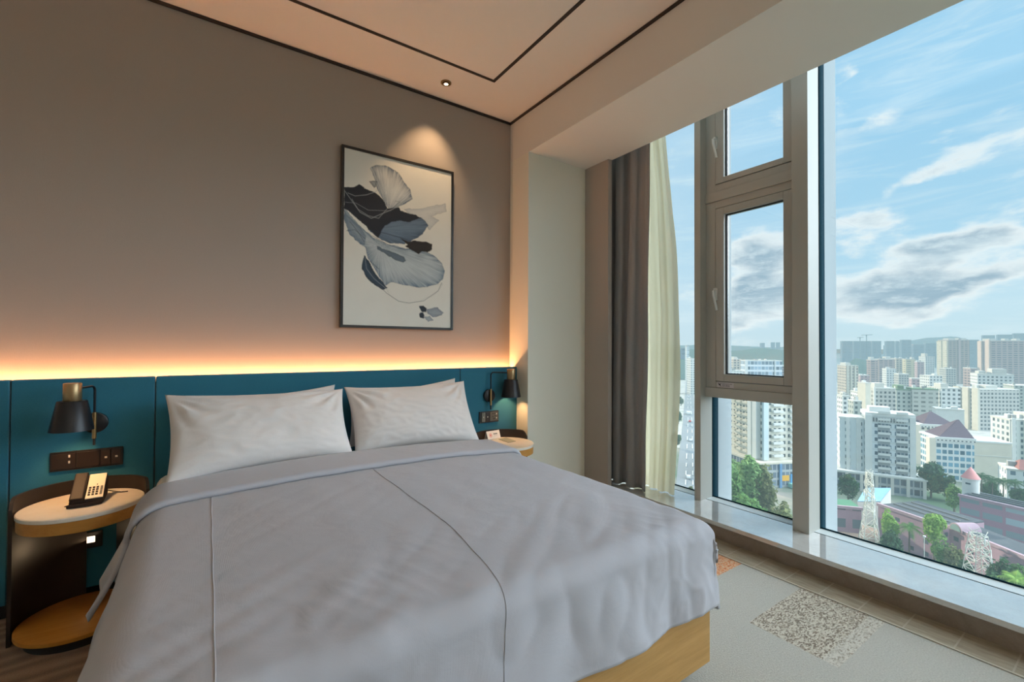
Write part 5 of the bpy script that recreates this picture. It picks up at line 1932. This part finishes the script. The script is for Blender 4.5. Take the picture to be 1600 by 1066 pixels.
# ------------------------------------------------------------------ sky
def sky():
    w = bpy.data.worlds.new('sky')
    scene.world = w
    w.use_nodes = True
    nt = w.node_tree
    nt.nodes.clear()

    class W(NT):
        def __init__(self):
            self.t = nt
    t = W()
    tc_ = t.n('ShaderNodeTexCoord').outputs['Generated']
    x, y, z = t.sep(tc_)
    az = t.math('MULTIPLY', t.math('ARCTAN2', x, y), 180 / PI)
    el = t.math('MULTIPLY', t.math('ARCSINE', z, clamp=False), 180 / PI)
    base = t.ramp(t.math('DIVIDE', el, 60.0), [(0.0, (0.60, 0.77, 0.83)), (0.06, (0.60, 0.79, 0.88)), (0.18, (0.44, 0.70, 0.87)), (0.34, (0.37, 0.65, 0.86)), (0.55, (0.38, 0.66, 0.88)), (1.0, (0.26, 0.52, 0.82))])
    # paler towards the sun side on the left
    lft = t.math('DIVIDE', t.math('SUBTRACT', 72.0, az), 22.0, clamp=True)
    base = t.mix(t.math('MULTIPLY', lft, .40), base, (0.66, 0.76, 0.86))
    cb = t.n('ShaderNodeCombineXYZ')
    t.l(t.math('MULTIPLY', az, .085), cb.inputs[0])
    t.l(t.math('MULTIPLY', el, .19), cb.inputs[1])
    v = cb.outputs[0]
    n1 = t.noise(v, 1.6, 9, .60, .35)
    n2 = t.noise(t.mapping(v, (1, 1, 1), (4.2, 1.7, 0)), 2.6, 7, .6, .2)
    # cloud banks: azimuth, elevation, half widths, weight
    banks = [(75.3, 7.6, 4.6, 1.7, .46), (79.8, 8.6, 2.6, 1.0, .40), (74.0, 4.9, 4.4, 1.5, .40), (79.0, 5.6, 4.5, .9, .36),
             (73.2, 22.1, 1.9, .8, .26), (79.0, 17.8, 2.8, .9, .25), (78.0, 15.4, 3.2, .8, .28), (81.8, 16.2, 3.0, .8, .25),
             (73.7, 13.3, 2.4, .9, .34), (72.3, 10.9, 2.2, .9, .30), (76.5, 2.9, 6, .8, .22),
             (63.0, 11.5, 3.2, 2.2, .40), (63.3, 7.0, 4.2, 1.7, .46), (61.5, 4.6, 4.5, 1.0, .30), (66, 9, 2.5, 2.5, .3),
             (65.2, 24.6, 1.4, .9, .22), (71.0, 27.0, .9, .8, .20), (55.5, 8, 4, 1.2, .22), (90, 9, 6, 2.5, .35), (100, 16, 8, 4, .3), (82.5, 6.0, 2, .6, .25)]
    wz = t.n('ShaderNodeTexNoise')
    t.l(t.mapping(v, (1, 1, 1), (2.2, 8.7, 0)), wz.inputs['Vector'])
    wz.inputs['Scale'].default_value = 1.9
    wz.inputs['Detail'].default_value = 6
    wr_ = t.sep(wz.outputs['Color'])
    az0, el0 = az, el
    az = t.math('ADD', az, t.math('MULTIPLY', t.math('SUBTRACT', wr_[0], .5), 9.0))
    el = t.math('ADD', el, t.math('MULTIPLY', t.math('SUBTRACT', wr_[1], .5), 4.5))
    # banks lean up to the right
    el = t.math('SUBTRACT', el, t.math('MULTIPLY', t.math('SUBTRACT', az, 75.0), .10))
    tot = None
    for (a, e, sa, se, wt) in banks:
        da = t.math('DIVIDE', t.math('SUBTRACT', az, a), sa)
        de = t.math('DIVIDE', t.math('SUBTRACT', el, e), se)
        r2 = t.math('ADD', t.math('MULTIPLY', da, da), t.math('MULTIPLY', de, de))
        g = t.math('MULTIPLY', t.math('POWER', 2.71828, t.math('MULTIPLY', r2, -.7)), wt)
        tot = g if tot is None else t.math('ADD', tot, g)
    az, el = az0, el0
    dens = t.math('ADD', t.math('ADD', tot, t.math('MULTIPLY', n1, .95)), t.math('MULTIPLY', n2, .35))
    dens = t.math('SUBTRACT', dens, .80)
    alpha = t.n('ShaderNodeMapRange', interpolation_type='SMOOTHSTEP')
    t.l(dens, alpha.inputs[0])
    alpha.inputs[1].default_value = -.05
    alpha.inputs[2].default_value = .20
    core = t.n('ShaderNodeMapRange', interpolation_type='SMOOTHSTEP')
    t.l(dens, core.inputs[0])
    core.inputs[1].default_value = .10
    core.inputs[2].default_value = .50
    ccol = t.mix(core.outputs[0], (0.92, 0.95, 0.95), (0.33, 0.46, 0.56))
    n3 = t.noise(t.mapping(v, (1, 1.3, 1), (9.2, 3.7, 0)), 4.5, 8, .65, .3)
    pf = t.n('ShaderNodeMapRange', interpolation_type='SMOOTHSTEP')
    t.l(n3, pf.inputs[0])
    pf.inputs[1].default_value = .46
    pf.inputs[2].default_value = .72
    ccol = t.mix(t.math('MULTIPLY', pf.outputs[0], .7), ccol, (0.78, 0.86, 0.89))
    col = t.mix(t.math('MULTIPLY', alpha.outputs[0], .88), base, ccol)
    ci = t.noise(t.mapping(v, (.55, 1.9, 1), (5.1, 0.3, 0), (0, 0, .25)), 1.5, 7, .62, .8)
    cr = t.n('ShaderNodeMapRange', interpolation_type='SMOOTHSTEP')
    t.l(ci, cr.inputs[0])
    cr.inputs[1].default_value = .42
    cr.inputs[2].default_value = .80
    col = t.mix(t.math('MULTIPLY', cr.outputs[0], .55), col, (0.80, 0.90, 0.94))
    # ground side of the world
    col = t.mix(t.math('LESS_THAN', z, -.002), col, (0.36, 0.46, 0.48))
    # added bright sky sector outside the view, put in to brighten the room
    k = t.n('ShaderNodeMapRange', interpolation_type='SMOOTHSTEP')
    t.l(az, k.inputs[0])
    k.inputs[1].default_value = 92.0
    k.inputs[2].default_value = 118.0
    k2 = t.n('ShaderNodeMapRange', interpolation_type='SMOOTHSTEP')
    t.l(el, k2.inputs[0])
    k2.inputs[1].default_value = 0.0
    k2.inputs[2].default_value = 10.0
    bank = t.math('MULTIPLY', k.outputs[0], k2.outputs[0])
    bg1 = t.n('ShaderNodeBackground')
    t.l(col, bg1.inputs[0])
    bg1.inputs[1].default_value = 1.1
    bg2 = t.n('ShaderNodeBackground')
    bg2.inputs[0].default_value = (0.81, 0.91, 1.0, 1)
    bg2.inputs[1].default_value = FILL_SKY
    mx = t.n('ShaderNodeMixShader')
    t.l(bank, mx.inputs[0])
    t.l(bg1.outputs[0], mx.inputs[1])
    t.l(bg2.outputs[0], mx.inputs[2])
    out = t.n('ShaderNodeOutputWorld')
    t.l(mx.outputs[0], out.inputs[0])
    try:
        w.cycles.sampling_method = 'MANUAL'
        w.cycles.sample_map_resolution = 1024
    except Exception:
        pass
FILL_SKY = 9.6
sky()

# ------------------------------------------------------------------ lights
def light(name, typ, loc, energy, color, rot=(0, 0, 0), **kw):
    d = bpy.data.lights.new(name, typ)
    d.energy = energy
    d.color = color
    for k, v in kw.items():
        setattr(d, k, v)
    o = bpy.data.objects.new(name, d)
    o.location = loc
    o.rotation_euler = rot
    COL.objects.link(o)
    return o

def aim(o, target):
    o.rotation_euler = (Vector(target) - o.location).to_track_quat('-Z', 'Y').to_euler()

s = light('sun', 'SUN', (0, 50, 50), 7.0, (1.0, 0.86, 0.68), angle=0.02)
sd_ = Vector((0.20, 1.0, 0.33)).normalized()
s.rotation_euler = (-sd_).to_track_quat('-Z', 'Y').to_euler()

WARM = (1.0, 0.56, 0.24)
# strip hidden behind the headboard top
light('headboard_led', 'AREA', ((X0 + XB) / 2, YH + .074, 1.062), 21.0, (1.0, 0.43, 0.17), (PI, 0, 0), shape='RECTANGLE', size=XB - X0 - .02, size_y=.015)
# reading lamps
for (rx, lx, ly), e in ((SL, 8.0), (SR, 7.0)):
    light('reading_lamp', 'SPOT', (lx, ly, .955), e, (1.0, 0.55, 0.24), (0, 0, 0), spot_size=2.3, spot_blend=1.0, shadow_soft_size=.02)
# downlight over the painting
o = light('ceiling_spot', 'SPOT', (1.39, 2.83, ZC - .02), 24.0, (1.0, 0.66, 0.36), spot_size=1.25, spot_blend=.8, shadow_soft_size=.012)
aim(o, (1.30, 3.06, 2.1))
light('night_glow', 'AREA', (-.45, YH - .03, .30), .25, (1.0, .7, .4), (-PI / 2 - .6, 0, 0), size=.05)
# added warm fill spots under the ceiling, out of view
for (x, y, e) in ((-1.3, 1.2, 4), (.6, -1.2, 3)):
    light('fill_spot', 'SPOT', (x, y, ZC - .03), e * 2.2, (1.0, 0.70, 0.44), (0, 0, 0), spot_size=2.7, spot_blend=1.0, shadow_soft_size=.04)

light('fill_uplight', 'SPOT', (-.2, -1.7, 1.75), 115.0, (1.0, 0.92, 0.83), (PI, 0, 0), spot_size=2.6, spot_blend=.9, shadow_soft_size=.12)  # both uplights are added, unseen fill bounced off the ceiling
light('fill_uplight', 'SPOT', (1.3, -2.2, 1.75), 115.0, (1.0, 0.95, 0.90), (PI, 0, 0), spot_size=2.6, spot_blend=.9, shadow_soft_size=.12)

scene.view_settings.view_transform = 'Standard'
scene.view_settings.look = 'None'
scene.view_settings.exposure = 0.0
scene.view_settings.gamma = 1.0
cy = scene.cycles
cy.use_denoising = True
cy.max_bounces = 10
cy.diffuse_bounces = 6
cy.glossy_bounces = 4
cy.transmission_bounces = 6
cy.transparent_max_bounces = 12
cy.sample_clamp_indirect = 6.0
cy.caustics_reflective = False
cy.caustics_refractive = False
